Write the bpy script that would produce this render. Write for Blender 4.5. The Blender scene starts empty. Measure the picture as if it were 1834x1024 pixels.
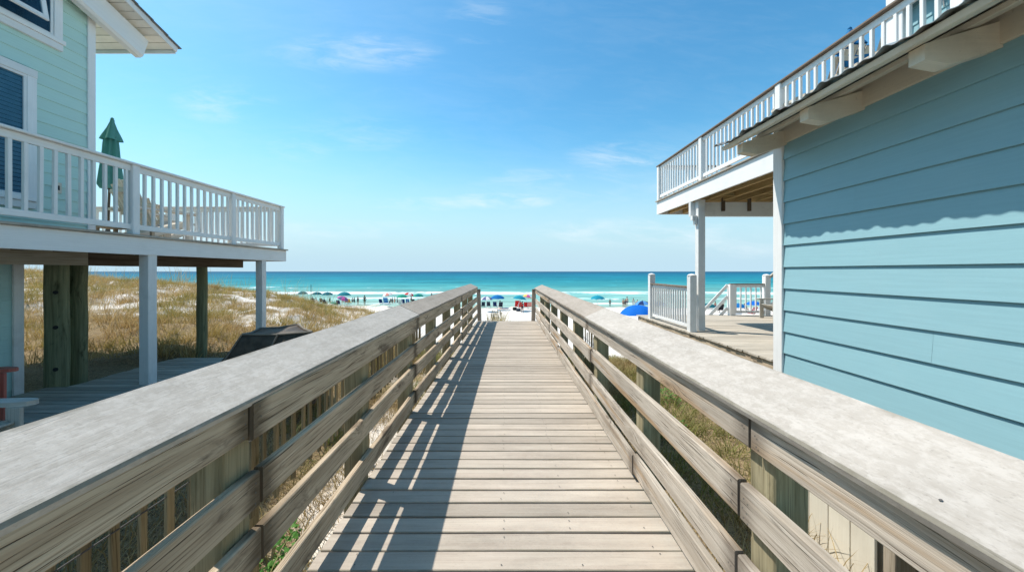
import bpy, math, random
import numpy as np
from mathutils import Vector, Matrix, noise as mnoise

random.seed(7)
NPR = np.random.default_rng(11)
SC = bpy.context.scene
COL = SC.collection
F, VX, VY, EH = 665.0, 905.0, 486.0, 1.55     # photo focal length (px), vanishing point, eye height above the boards
R = random.uniform


def at(px, py, Y):
    return Vector(((px - VX) / F * Y, Y, EH - (py - VY) / F * Y))


# ------------------------------------------------------------------ node helpers
class NT:
    def __init__(s, tree):
        s.t = tree
        s.n = tree.nodes
        s.l = tree.links

    def put(s, sock, v):
        if v is None:
            return
        if hasattr(v, 'links') or hasattr(v, 'is_linked'):
            s.l.new(v, sock)
        else:
            if sock.type == 'RGBA' and len(v) == 3:
                v = (*v, 1)
            sock.default_value = v

    def math(s, op, a, b=None, c=None, clamp=False):
        n = s.n.new('ShaderNodeMath')
        n.operation = op
        n.use_clamp = clamp
        for i, v in enumerate((a, b, c)):
            s.put(n.inputs[i], v)
        return n.outputs[0]

    def sep(s, v):
        n = s.n.new('ShaderNodeSeparateXYZ')
        s.put(n.inputs[0], v)
        return n.outputs

    def comb(s, x=0.0, y=0.0, z=0.0):
        n = s.n.new('ShaderNodeCombineXYZ')
        for i, v in enumerate((x, y, z)):
            s.put(n.inputs[i], v)
        return n.outputs[0]

    def noise(s, vec, scale=1.0, detail=3.0, rough=0.55, dist=0.0):
        n = s.n.new('ShaderNodeTexNoise')
        s.put(n.inputs['Vector'], vec)
        n.inputs['Scale'].default_value = scale
        n.inputs['Detail'].default_value = detail
        n.inputs['Roughness'].default_value = rough
        n.inputs['Distortion'].default_value = dist
        return n.outputs[0]

    def voro(s, vec, scale=1.0, rnd=1.0):
        n = s.n.new('ShaderNodeTexVoronoi')
        s.put(n.inputs['Vector'], vec)
        n.inputs['Scale'].default_value = scale
        n.inputs['Randomness'].default_value = rnd
        return n.outputs[0]

    def ramp(s, v, a, b, lo=0.0, hi=1.0, smooth=True):
        n = s.n.new('ShaderNodeMapRange')
        n.interpolation_type = 'SMOOTHSTEP' if smooth else 'LINEAR'
        s.put(n.inputs[0], v)
        for i, q in enumerate((a, b, lo, hi)):
            s.put(n.inputs[i + 1], q)
        return n.outputs[0]

    def mix(s, f, a, b, mode='MIX'):
        n = s.n.new('ShaderNodeMix')
        n.data_type = 'RGBA'
        n.blend_type = mode
        s.put(n.inputs[0], f)
        s.put(n.inputs[6], a)
        s.put(n.inputs[7], b)
        return n.outputs[2]

    def bright(s, col, f):
        n = s.n.new('ShaderNodeVectorMath')
        n.operation = 'SCALE'
        s.put(n.inputs[0], col)
        s.put(n.inputs[3], f)
        return n.outputs[0]

    def bump(s, h, strength=0.3, dist=0.01):
        n = s.n.new('ShaderNodeBump')
        n.inputs['Strength'].default_value = strength
        n.inputs['Distance'].default_value = dist
        s.put(n.inputs['Height'], h)
        return n.outputs[0]

    def uv(s):
        n = s.n.new('ShaderNodeUVMap')
        n.uv_map = 'UVMap'
        return n.outputs[0]

    def pos(s):
        return s.n.new('ShaderNodeNewGeometry').outputs['Position']

    def island(s):
        return s.n.new('ShaderNodeNewGeometry').outputs['Random Per Island']

    def objrand(s):
        return s.n.new('ShaderNodeObjectInfo').outputs['Random']


MATS = {}


def new_mat(name, rough=0.8, spec=0.3):
    m = bpy.data.materials.new(name)
    m.use_nodes = True
    t = NT(m.node_tree)
    b = m.node_tree.nodes['Principled BSDF']
    b.inputs['Roughness'].default_value = rough
    b.inputs['Specular IOR Level'].default_value = spec
    MATS[name] = m
    return m, t, b


def wood(name, dark, mid, light, knots=1.0, contrast=1.0, lichen=None, lichen_amt=0.0, grime=0.0, grime_col=(0.06, 0.06, 0.04),
         stain=0.0, stain_col=(0.05, 0.04, 0.035), isl=0.35, bump=0.5, crack=0.5, fine=1.0, tan=0.0, tan_col=(0.36, 0.23, 0.12), endw=0.0):
    m, t, b = new_mat(name, 0.9, 0.08)
    u, v, _ = t.sep(t.uv())
    vn = t.n.new('ShaderNodeTexVoronoi')
    t.put(vn.inputs['Vector'], t.comb(t.math('MULTIPLY', u, 2.3), t.math('MULTIPLY', v, 7.5)))
    vn.inputs['Scale'].default_value = 1.0
    d = vn.outputs['Distance']
    gate = t.ramp(t.sep(vn.outputs['Color'])[0], 0.70, 0.72)
    kn = t.math('MULTIPLY', t.ramp(d, 0.07, 0.15, 1.0, 0.0), gate)
    halo = t.math('MULTIPLY', t.ramp(d, 0.05, 0.5, 1.0, 0.0), gate)
    w1 = t.noise(t.comb(t.math('MULTIPLY', u, 1.4), t.math('MULTIPLY', v, 10.0)), 1.0, 2.0)
    vw = t.math('ADD', v, t.math('MULTIPLY', w1, 0.035))
    vw = t.math('ADD', vw, t.math('MULTIPLY', halo, 0.05 * knots))
    broad = t.noise(t.comb(t.math('MULTIPLY', u, 0.9), t.math('MULTIPLY', vw, 22.0)), 1.0, 4.0, 0.62)
    grain = t.noise(t.comb(t.math('MULTIPLY', u, 1.5), t.math('MULTIPLY', vw, 120.0 * fine)), 1.0, 4.0, 0.7)
    cr = t.noise(t.comb(t.math('MULTIPLY', u, 2.4), t.math('MULTIPLY', vw, 150.0 * fine)), 1.0, 2.0, 0.5)
    big = t.noise(t.comb(t.math('MULTIPLY', u, 1.1), t.math('MULTIPLY', v, 5.0), 3.0), 1.0, 4.0, 0.6)
    col = t.mix(t.ramp(broad, 0.32, 0.66), mid, light)
    col = t.bright(col, t.ramp(big, 0.25, 0.75, 1 - 0.22 * contrast, 1 + 0.20 * contrast, False))
    if tan:
        tn = t.noise(t.comb(t.math('MULTIPLY', u, 0.55), t.math('MULTIPLY', v, 9.0), 8.0), 1.0, 3.0, 0.5)
        col = t.mix(t.math('MULTIPLY', t.ramp(tn, 0.52, 0.66), tan), col, tan_col)
    ln = t.ramp(grain, 0.33, 0.50, 1.0, 0.0)
    col = t.mix(t.math('MULTIPLY', ln, min(0.95, 0.5 * contrast)), col, dark)
    col = t.mix(t.math('MULTIPLY', kn, 0.7 * knots), col, tuple(c * 0.8 for c in dark))
    rings = t.math('MULTIPLY', t.ramp(t.math('FRACT', t.math('MULTIPLY', d, 13.0)), 0.55, 0.9), t.math('MULTIPLY', t.ramp(d, 0.1, 0.4, 1.0, 0.0), gate))
    col = t.mix(t.math('MULTIPLY', rings, 0.45 * knots), col, dark)
    ck = t.ramp(cr, 0.63, 0.68)
    col = t.mix(t.math('MULTIPLY', ck, crack), col, tuple(c * 0.3 for c in dark))
    if stain:
        sn = t.noise(t.comb(t.math('MULTIPLY', u, 2.2), t.math('MULTIPLY', v, 6.5), 1.5), 1.0, 5.0, 0.65, 0.5)
        sm = t.math('MULTIPLY', t.ramp(sn, 0.56, 0.70), stain)
        col = t.mix(sm, col, stain_col)
    if lichen:
        q = t.comb(t.math('MULTIPLY', u, 0.55), v)
        l1 = t.noise(q, 62.0, 5.0, 0.70, 0.5)
        l2 = t.noise(q, 21.0, 4.0, 0.65, 0.3)
        lm = t.ramp(t.math('ADD', t.math('MULTIPLY', l1, 0.5), t.math('MULTIPLY', l2, 0.5)), 0.43, 0.60)
        col = t.mix(t.math('MULTIPLY', lm, lichen_amt), col, lichen)
        sp = t.noise(q, 120.0, 3.0, 0.6)
        col = t.mix(t.math('MULTIPLY', t.ramp(sp, 0.58, 0.72), 0.4), col, tuple(c * 0.62 for c in mid))
        l4 = t.noise(q, 3.5, 4.0, 0.6)
        col = t.bright(col, t.ramp(l4, 0.3, 0.7, 0.9, 1.08, False))
    if endw:
        n = t.n.new('ShaderNodeUVMap')
        n.uv_map = 'Across'
        ed = t.sep(n.outputs[0])[0]
        en = t.noise(t.comb(t.math('MULTIPLY', u, 4.0), t.math('MULTIPLY', v, 45.0)), 1.0, 3.0, 0.6)
        em = t.ramp(t.math('SUBTRACT', ed, t.math('MULTIPLY', en, 0.16)), -0.07, 0.05, 1.0, 0.0)
        col = t.mix(t.math('MULTIPLY', em, endw), col, tuple(c * 0.55 for c in dark))
    if grime:
        n = t.n.new('ShaderNodeUVMap')
        n.uv_map = 'Across'
        ac = t.sep(n.outputs[0])
        e = t.math('ABSOLUTE', t.math('SUBTRACT', ac[1], 0.5))
        gn = t.noise(t.comb(t.math('MULTIPLY', u, 5.0), t.math('MULTIPLY', v, 12.0)), 1.0, 4.0, 0.65)
        e2 = t.math('ADD', e, t.math('MULTIPLY', t.math('SUBTRACT', gn, 0.5), 0.34))
        col = t.mix(t.math('MULTIPLY', t.ramp(e2, 0.40, 0.52), grime), col, grime_col)
    isr = t.ramp(t.island(), 0, 1, 1.0 - isl * 0.5, 1.0 + isl * 0.5, False)
    col = t.bright(col, isr)
    t.put(b.inputs['Base Color'], col)
    h = t.math('SUBTRACT', t.math('ADD', t.math('MULTIPLY', grain, 0.6), t.math('MULTIPLY', broad, 0.4)), t.math('MULTIPLY', ck, 0.5))
    t.put(b.inputs['Normal'], t.bump(h, bump, 0.006))
    return m


def paint(name, col, rough=0.55, dirt=0.15, dirt_col=(0.25, 0.23, 0.2), isl=0.06, grain=0.25, spec=0.35):
    m, t, b = new_mat(name, rough, spec)
    p = t.pos()
    u, v, _ = t.sep(t.uv())
    n1 = t.noise(p, 2.3, 5.0, 0.65)
    n2 = t.noise(t.comb(t.math('MULTIPLY', u, 3.0), t.math('MULTIPLY', v, 60.0)), 1.0, 3.0, 0.6)
    n3 = t.noise(p, 38.0, 3.0, 0.6)
    c = t.mix(t.math('MULTIPLY', t.ramp(n1, 0.45, 0.8), dirt), col, dirt_col)
    c = t.mix(t.math('MULTIPLY', t.ramp(n3, 0.62, 0.8), dirt * 0.9), c, dirt_col)
    k = t.math('ADD', t.ramp(t.island(), 0, 1, 1 - isl, 1 + isl, False), t.ramp(n2, 0.2, 0.8, -0.04, 0.04))
    c = t.bright(c, k)
    t.put(b.inputs['Base Color'], c)
    t.put(b.inputs['Normal'], t.bump(t.math('ADD', n2, t.math('MULTIPLY', n3, 0.3)), grain, 0.002))
    return m


def cloth(name, col, rough=0.8, var=0.12, spec=0.2, trans=0.0, bump=0.2):
    m, t, b = new_mat(name, rough, spec)
    n1 = t.noise(t.pos(), 9.0, 4.0, 0.6)
    t.put(b.inputs['Base Color'], t.bright(col, t.ramp(n1, 0.25, 0.75, 1 - var, 1 + var, False)))
    t.put(b.inputs['Normal'], t.bump(n1, bump, 0.01))
    if trans:
        tr = t.n.new('ShaderNodeBsdfTranslucent')
        t.put(tr.inputs[0], col)
        mx = t.n.new('ShaderNodeMixShader')
        mx.inputs[0].default_value = trans
        out = m.node_tree.nodes['Material Output']
        t.l.new(b.outputs[0], mx.inputs[1])
        t.l.new(tr.outputs[0], mx.inputs[2])
        t.l.new(mx.outputs[0], out.inputs[0])
    return m


# ------------------------------------------------------------------ mesh builder
class MB:
    def __init__(s):
        s.v, s.f, s.uv, s.ac, s.mi = [], [], [], [], []

    def face(s, idx, uvs, acs=None, mat=0):
        s.f.append(idx)
        s.uv.append(uvs)
        s.ac.append(acs if acs else [(0.0, 0.5)] * len(idx))
        s.mi.append(mat)

    def plank(s, p0, p1, side, w, t, ch=0.004, seg=1, jit=0.0, mat=0, up=None, off=True):
        """a sawn board with eased edges swept from p0 to p1; side = width direction, t = thickness"""
        p0, p1 = Vector(p0), Vector(p1)
        ax = (p1 - p0)
        L = ax.length
        ax = ax / L
        side = Vector(side)
        side = (side - ax * side.dot(ax)).normalized()
        up = ax.cross(side).normalized() if up is None else Vector(up).normalized()
        hw, ht = w / 2, t / 2
        ch = min(ch, hw * 0.45, ht * 0.45)
        prof = [(-hw + ch, ht), (hw - ch, ht), (hw, ht - ch), (hw, -ht + ch), (hw - ch, -ht), (-hw + ch, -ht), (-hw, -ht + ch), (-hw, ht - ch)]
        per = [0.0]
        for i in range(8):
            a, b = prof[i], prof[(i + 1) % 8]
            per.append(per[-1] + math.hypot(a[0] - b[0], a[1] - b[1]))
        uo, vo = (R(0, 50), R(0, 50)) if off else (0, 0)
        base = len(s.v)
        sx, sy = R(0, 99), R(0, 99)
        for k in range(seg + 1):
            q = k / seg
            c = p0.lerp(p1, q)
            if jit:
                c = c + side * (mnoise.noise((sx + q * L * 0.9, 0, 0)) * jit) + up * (mnoise.noise((sy + q * L * 0.9, 5, 0)) * jit)
            ww = 1.0 + (mnoise.noise((sx + q * L * 2.2, 9, 3)) * 0.02 if jit else 0)
            for (a, b) in prof:
                s.v.append(c + side * a * ww + up * b)
        for k in range(seg):
            u0, u1 = uo + L * k / seg, uo + L * (k + 1) / seg
            e0, e1 = L * k / seg, L * (k + 1) / seg
            e0, e1 = (e0, e1) if k * 2 < seg else (L - e0, L - e1)
            if seg == 1:
                e0 = e1 = 0.5
            for i in range(8):
                j = (i + 1) % 8
                v0, v1 = vo + per[i], vo + per[i + 1]
                a0 = 0.0 if i in (1, 3, 5, 7) else 0.06
                a1 = 1.0 if i in (1, 3, 5, 7) else 0.94
                if i in (1, 3, 5, 7):
                    a0, a1 = 0.985, 1.0
                s.face([base + k * 8 + i, base + (k + 1) * 8 + i, base + (k + 1) * 8 + j, base + k * 8 + j],
                       [(u0, v0), (u1, v0), (u1, v1), (u0, v1)], [(e0, a0), (e1, a0), (e1, a1), (e0, a1)], mat)
        for end, k in ((0, 0), (1, seg)):
            ids = [base + k * 8 + i for i in range(8)]
            if end:
                ids = ids[::-1]
            pr = prof if not end else prof[::-1]
            s.face(ids, [(uo + a * 0.2, vo + b + 0.3) for (a, b) in pr], [(0, 0.97)] * 8, mat)
        return s

    def box(s, lo, hi, ch=0.003, mat=0, seg=1, jit=0.0):
        lo, hi = Vector(lo), Vector(hi)
        d = hi - lo
        c = (lo + hi) / 2
        ax = max(range(3), key=lambda i: d[i])
        e = [Vector((1, 0, 0)), Vector((0, 1, 0)), Vector((0, 0, 1))]
        o = [i for i in range(3) if i != ax]
        if d[o[0]] < d[o[1]]:
            o = o[::-1]
        p0 = c - e[ax] * d[ax] / 2
        p1 = c + e[ax] * d[ax] / 2
        return s.plank(p0, p1, e[o[0]], d[o[0]], d[o[1]], ch, seg, jit, mat)

    def tube(s, pts, rad, n=8, mat=0, cap=True):
        pts = [Vector(p) for p in pts]
        if not isinstance(rad, (list, tuple)):
            rad = [rad] * len(pts)
        base = len(s.v)
        uo, vo = R(0, 50), R(0, 50)
        prev = None
        ln = [0.0]
        for i in range(1, len(pts)):
            ln.append(ln[-1] + (pts[i] - pts[i - 1]).length)
        for i, p in enumerate(pts):
            a = pts[max(i - 1, 0)]
            b = pts[min(i + 1, len(pts) - 1)]
            ax = (b - a).normalized()
            if prev is None:
                ref = Vector((0, 0, 1)) if abs(ax.z) < 0.9 else Vector((1, 0, 0))
                sd = ax.cross(ref).normalized()
            else:
                sd = (prev - ax * prev.dot(ax)).normalized()
            prev = sd
            up = ax.cross(sd)
            for k in range(n):
                an = 2 * math.pi * k / n
                s.v.append(p + (sd * math.cos(an) + up * math.sin(an)) * rad[i])
        r0 = max(rad)
        for i in range(len(pts) - 1):
            for k in range(n):
                j = (k + 1) % n
                c0, c1 = vo + k / n * 2 * math.pi * r0, vo + (k + 1) / n * 2 * math.pi * r0
                s.face([base + i * n + k, base + i * n + j, base + (i + 1) * n + j, base + (i + 1) * n + k],
                       [(uo + ln[i], c0), (uo + ln[i], c1), (uo + ln[i + 1], c1), (uo + ln[i + 1], c0)], None, mat)
        if cap:
            s.face([base + k for k in range(n)][::-1], [(uo, vo + k * 0.01) for k in range(n)], None, mat)
            o = base + (len(pts) - 1) * n
            s.face([o + k for k in range(n)], [(uo, vo + k * 0.01) for k in range(n)], None, mat)
        return s

    def lathe(s, c, prof, n=16, mat=0, fn=None):
        """prof: list of (radius, z); fn(angle, i) scales the radius"""
        c = Vector(c)
        base = len(s.v)
        for i, (r, z) in enumerate(prof):
            for k in range(n):
                an = 2 * math.pi * k / n
                q = fn(an, i) if fn else 1.0
                s.v.append(c + Vector((math.cos(an) * r * q, math.sin(an) * r * q, z)))
        for i in range(len(prof) - 1):
            for k in range(n):
                j = (k + 1) % n
                s.face([base + i * n + k, base + i * n + j, base + (i + 1) * n + j, base + (i + 1) * n + k],
                       [(k / n, prof[i][1]), ((k + 1) / n, prof[i][1]), ((k + 1) / n, prof[i + 1][1]), (k / n, prof[i + 1][1])], None, mat)
        return s

    def prism(s, poly, a, b, frame, mat=0):
        """poly in 2D, extruded from a to b; frame(x, y, d) gives the 3D point"""
        n = len(poly)
        base = len(s.v)
        for d in (a, b):
            for (x, y) in poly:
                s.v.append(Vector(frame(x, y, d)))
        uo, vo = R(0, 50), R(0, 50)
        s.face([base + i for i in range(n)], [(uo + x, vo + y) for x, y in poly], None, mat)
        s.face([base + n + i for i in range(n)][::-1], [(uo + x, vo + y) for x, y in poly[::-1]], None, mat)
        acc = 0
        for i in range(n):
            j = (i + 1) % n
            l = math.hypot(poly[i][0] - poly[j][0], poly[i][1] - poly[j][1])
            s.face([base + j, base + i, base + n + i, base + n + j],
                   [(uo + acc + l, vo), (uo + acc, vo), (uo + acc, vo + abs(b - a)), (uo + acc + l, vo + abs(b - a))], None, mat)
            acc += l
        return s

    def build(s, name, mat, parent=None, smooth=False, fixn=True):
        off = root_loc(parent)
        me = bpy.data.meshes.new(name)
        me.from_pydata([tuple(Vector(v) - off) for v in s.v], [], s.f)
        ul = me.uv_layers.new(name='UVMap')
        al = me.uv_layers.new(name='Across')
        ul.data.foreach_set('uv', np.array([c for f in s.uv for q in f for c in q], dtype=np.float32))
        al.data.foreach_set('uv', np.array([c for f in s.ac for q in f for c in q], dtype=np.float32))
        for m in (mat if isinstance(mat, (list, tuple)) else [mat]):
            me.materials.append(MATS[m] if isinstance(m, str) else m)
        me.polygons.foreach_set('material_index', s.mi)
        if smooth:
            me.polygons.foreach_set('use_smooth', [True] * len(s.f))
        if fixn:
            import bmesh
            bm = bmesh.new()
            bm.from_mesh(me)
            bmesh.ops.recalc_face_normals(bm, faces=bm.faces)
            bm.to_mesh(me)
            bm.free()
        me.update()
        o = bpy.data.objects.new(name, me)
        COL.objects.link(o)
        if parent is not None:
            o.parent = parent
        return o


def root_loc(p):
    """meshes are written in world space; the root's place is taken off"""
    if p is None:
        return Vector((0, 0, 0))
    while p.parent is not None:
        p = p.parent
    return Vector(p.get('_b', (0, 0, 0)))


def tag(o, label=None, cat=None, group=None, kind=None):
    if label:
        o['label'] = label
    if cat:
        o['category'] = cat
    if group:
        o['group'] = group
    if kind:
        o['kind'] = kind
    return o


def thing(name, label, cat, base=(0, 0, 0), group=None):
    o = bpy.data.objects.new(name, None)
    COL.objects.link(o)
    o.empty_display_size = 0.2
    o['_b'] = tuple(base)
    o.location = base
    return tag(o, label, cat, group)


def place(o, loc, rz=0.0, sc=1.0):
    o.location = loc
    o.rotation_euler = (0, 0, rz)
    o.scale = (sc, sc, sc)
    return o


# ------------------------------------------------------------------ materials
wood('rail_wood', (0.16, 0.115, 0.072), (0.39, 0.30, 0.21), (0.53, 0.43, 0.315), knots=1.0, stain=0.7, stain_col=(0.085, 0.062, 0.045), isl=0.5, contrast=1.4, bump=0.8, crack=0.9, endw=0.8)
wood('rail_wood_pale', (0.18, 0.14, 0.105), (0.40, 0.345, 0.285), (0.52, 0.465, 0.40), knots=1.0, stain=0.55, stain_col=(0.13, 0.105, 0.082), isl=0.28, contrast=1.3, bump=0.8, crack=0.9, tan=0.75, endw=0.6)
wood('cap_pale', (0.33, 0.295, 0.255), (0.395, 0.36, 0.32), (0.435, 0.40, 0.36), knots=0.0, lichen=(0.515, 0.48, 0.44), lichen_amt=0.7,
     grime=0.8, grime_col=(0.20, 0.185, 0.145), isl=0.06, crack=0.08, contrast=0.3, bump=0.35)
wood('cap_brown', (0.25, 0.21, 0.17), (0.31, 0.27, 0.225), (0.36, 0.315, 0.27), knots=0.0, lichen=(0.42, 0.37, 0.325), lichen_amt=0.6,
     grime=0.7, grime_col=(0.15, 0.12, 0.09), isl=0.06, crack=0.1, contrast=0.35, bump=0.35)
wood('deck_board', (0.28, 0.23, 0.185), (0.39, 0.33, 0.275), (0.455, 0.40, 0.335), knots=0.0, contrast=0.7, isl=0.32, crack=0.12, fine=1.2, bump=0.25,
     lichen=(0.46, 0.40, 0.33), lichen_amt=0.4, grime=0.5, grime_col=(0.17, 0.15, 0.09))
wood('post_wood', (0.11, 0.09, 0.05), (0.24, 0.205, 0.125), (0.38, 0.335, 0.22), knots=0.3, isl=0.25, stain=0.4, stain_col=(0.05, 0.06, 0.03))
wood('fence_wood', (0.09, 0.075, 0.045), (0.19, 0.16, 0.10), (0.30, 0.26, 0.17), knots=0.2, isl=0.5, stain=0.2)
wood('piling_wood', (0.06, 0.06, 0.035), (0.15, 0.16, 0.095), (0.25, 0.26, 0.16), knots=0.6, isl=0.3, stain=0.7, stain_col=(0.03, 0.04, 0.02))
wood('beam_wood', (0.18, 0.14, 0.10), (0.32, 0.27, 0.20), (0.42, 0.37, 0.30), knots=1.0, isl=0.2)
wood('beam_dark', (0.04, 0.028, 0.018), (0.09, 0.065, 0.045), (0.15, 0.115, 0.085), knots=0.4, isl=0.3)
wood('joist_wood', (0.17, 0.11, 0.04), (0.36, 0.25, 0.11), (0.50, 0.37, 0.19), knots=0.4, isl=0.3)
wood('patio_board', (0.21, 0.18, 0.145), (0.37, 0.325, 0.27), (0.47, 0.42, 0.355), knots=0.0, isl=0.35, crack=0.4, stain=0.2)
wood('sun_deck_board', (0.28, 0.235, 0.18), (0.42, 0.37, 0.30), (0.52, 0.47, 0.40), knots=0.0, isl=0.25, crack=0.3)
wood('chair_wood', (0.26, 0.24, 0.20), (0.40, 0.38, 0.33), (0.52, 0.50, 0.45), knots=0.3, isl=0.15, crack=0.5)
wood('chair_pale_wood', (0.42, 0.36, 0.28), (0.58, 0.51, 0.42), (0.68, 0.62, 0.53), knots=0.3, isl=0.15, crack=0.3)
paint('white_paint', (0.80, 0.79, 0.77), dirt=0.12)
paint('white_worn', (0.74, 0.73, 0.71), dirt=0.38, dirt_col=(0.30, 0.27, 0.24))
paint('cream_paint', (0.74, 0.69, 0.58), dirt=0.25, dirt_col=(0.40, 0.34, 0.25))
paint('soffit_paint', (0.86, 0.82, 0.74), dirt=0.2, isl=0.1)
paint('eave_paint', (0.76, 0.68, 0.55), dirt=0.4, dirt_col=(0.28, 0.22, 0.15))
paint('mint_paint', (0.50, 0.70, 0.635), dirt=0.06, dirt_col=(0.35, 0.5, 0.45), isl=0.025)
paint('teal_paint', (0.275, 0.475, 0.53), dirt=0.14, dirt_col=(0.42, 0.54, 0.56), isl=0.03, rough=0.5)
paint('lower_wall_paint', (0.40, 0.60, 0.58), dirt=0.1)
paint('red_paint', (0.52, 0.14, 0.10), dirt=0.2, dirt_col=(0.35, 0.2, 0.15))
cloth('dark_gap', (0.02, 0.022, 0.025))
cloth('blind_slat', (0.62, 0.72, 0.76), rough=0.6)
cloth('window_dark', (0.09, 0.14, 0.18), rough=0.6)
cloth('brown_cap_rail', (0.20, 0.15, 0.115), rough=0.7)
cloth('screw_metal', (0.10, 0.095, 0.09), rough=0.5)
cloth('outlet_grey', (0.62, 0.58, 0.48), rough=0.5)
cloth('cable_grey', (0.35, 0.36, 0.36), rough=0.5)
cloth('grill_cover', (0.085, 0.066, 0.05), rough=0.6, var=0.5, spec=0.25, bump=1.0)
cloth('grill_piping', (0.20, 0.175, 0.145), rough=0.6)
cloth('green_canvas', (0.11, 0.31, 0.27), trans=0.12)


def shingle():
    m, t, b = new_mat('shingle', 0.9, 0.2)
    p = t.pos()
    n = t.noise(p, 60.0, 3.0)
    t.put(b.inputs['Base Color'], t.mix(t.ramp(n, 0.3, 0.7), (0.10, 0.10, 0.105), (0.27, 0.26, 0.25)))
    t.put(b.inputs['Normal'], t.bump(n, 0.5, 0.01))


shingle()


def metal_roof():
    m, t, b = new_mat('roof_metal', 0.5, 0.5)
    p = t.pos()
    n = t.noise(p, 5.0, 5.0, 0.65)
    t.put(b.inputs['Base Color'], t.mix(t.ramp(n, 0.42, 0.68), (0.33, 0.37, 0.38), (0.17, 0.12, 0.09)))
    b.inputs['Metallic'].default_value = 0.35


metal_roof()


def pane_mat():
    m, t, b = new_mat('window_glass', 0.04, 0.6)
    b.inputs['Base Color'].default_value = (0.05, 0.10, 0.14, 1)
    tr = t.n.new('ShaderNodeBsdfTransparent')
    tr.inputs[0].default_value = (0.62, 0.80, 0.88, 1)
    mx = t.n.new('ShaderNodeMixShader')
    mx.inputs[0].default_value = 0.8
    t.l.new(b.outputs[0], mx.inputs[1])
    t.l.new(tr.outputs[0], mx.inputs[2])
    t.l.new(mx.outputs[0], m.node_tree.nodes['Material Output'].inputs[0])


pane_mat()


def ground_mat():
    m, t, b = new_mat('sand_ground', 0.95, 0.1)
    p = t.pos()
    x, y, z = t.sep(p)
    n1 = t.noise(p, 1.1, 5.0, 0.6)
    n2 = t.noise(p, 24.0, 4.0, 0.7)
    n3 = t.noise(p, 140.0, 2.0, 0.6)
    sand = t.mix(t.ramp(n1, 0.3, 0.7), (0.70, 0.64, 0.57), (0.80, 0.755, 0.69))
    sand = t.bright(sand, t.ramp(n2, 0.3, 0.7, 0.86, 1.06, False))
    # leaf and grass litter lies near the houses and in patches on the dune
    lit = t.mix(t.ramp(n2, 0.35, 0.65), (0.10, 0.065, 0.035), (0.30, 0.22, 0.12))
    lit = t.mix(t.ramp(n3, 0.45, 0.7), lit, (0.42, 0.33, 0.20))
    near = t.ramp(y, 9.0, 15.0, 1.0, 0.0)
    left = t.ramp(x, -1.1, -2.6, 0.3, 0.9)
    left = t.math('MAXIMUM', left, t.ramp(x, 1.05, 1.5, 0.0, 1.0))
    dune = t.math('MULTIPLY', t.ramp(x, -3.0, -9.0, 0.0, 0.5), t.ramp(y, 30.0, 20.0, 0.0, 1.0))
    cov = t.math('MAXIMUM', t.math('MULTIPLY', near, left), dune)
    mask = t.ramp(t.math('ADD', t.math('MULTIPLY', cov, 0.62), t.math('MULTIPLY', t.math('SUBTRACT', n1, 0.5), 0.9)), 0.2, 0.42)
    col = t.mix(mask, sand, lit)
    wet = t.ramp(z, -3.70, -3.86)
    col = t.mix(t.math('MULTIPLY', wet, 0.7), col, (0.52, 0.47, 0.38))
    t.put(b.inputs['Base Color'], col)
    hn = t.math('ADD', t.math('MULTIPLY', t.noise(p, 3.0, 5.0, 0.65), 1.0), t.math('MULTIPLY', n2, 0.3))
    t.put(b.inputs['Normal'], t.bump(hn, 0.55, 0.06))


ground_mat()


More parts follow.
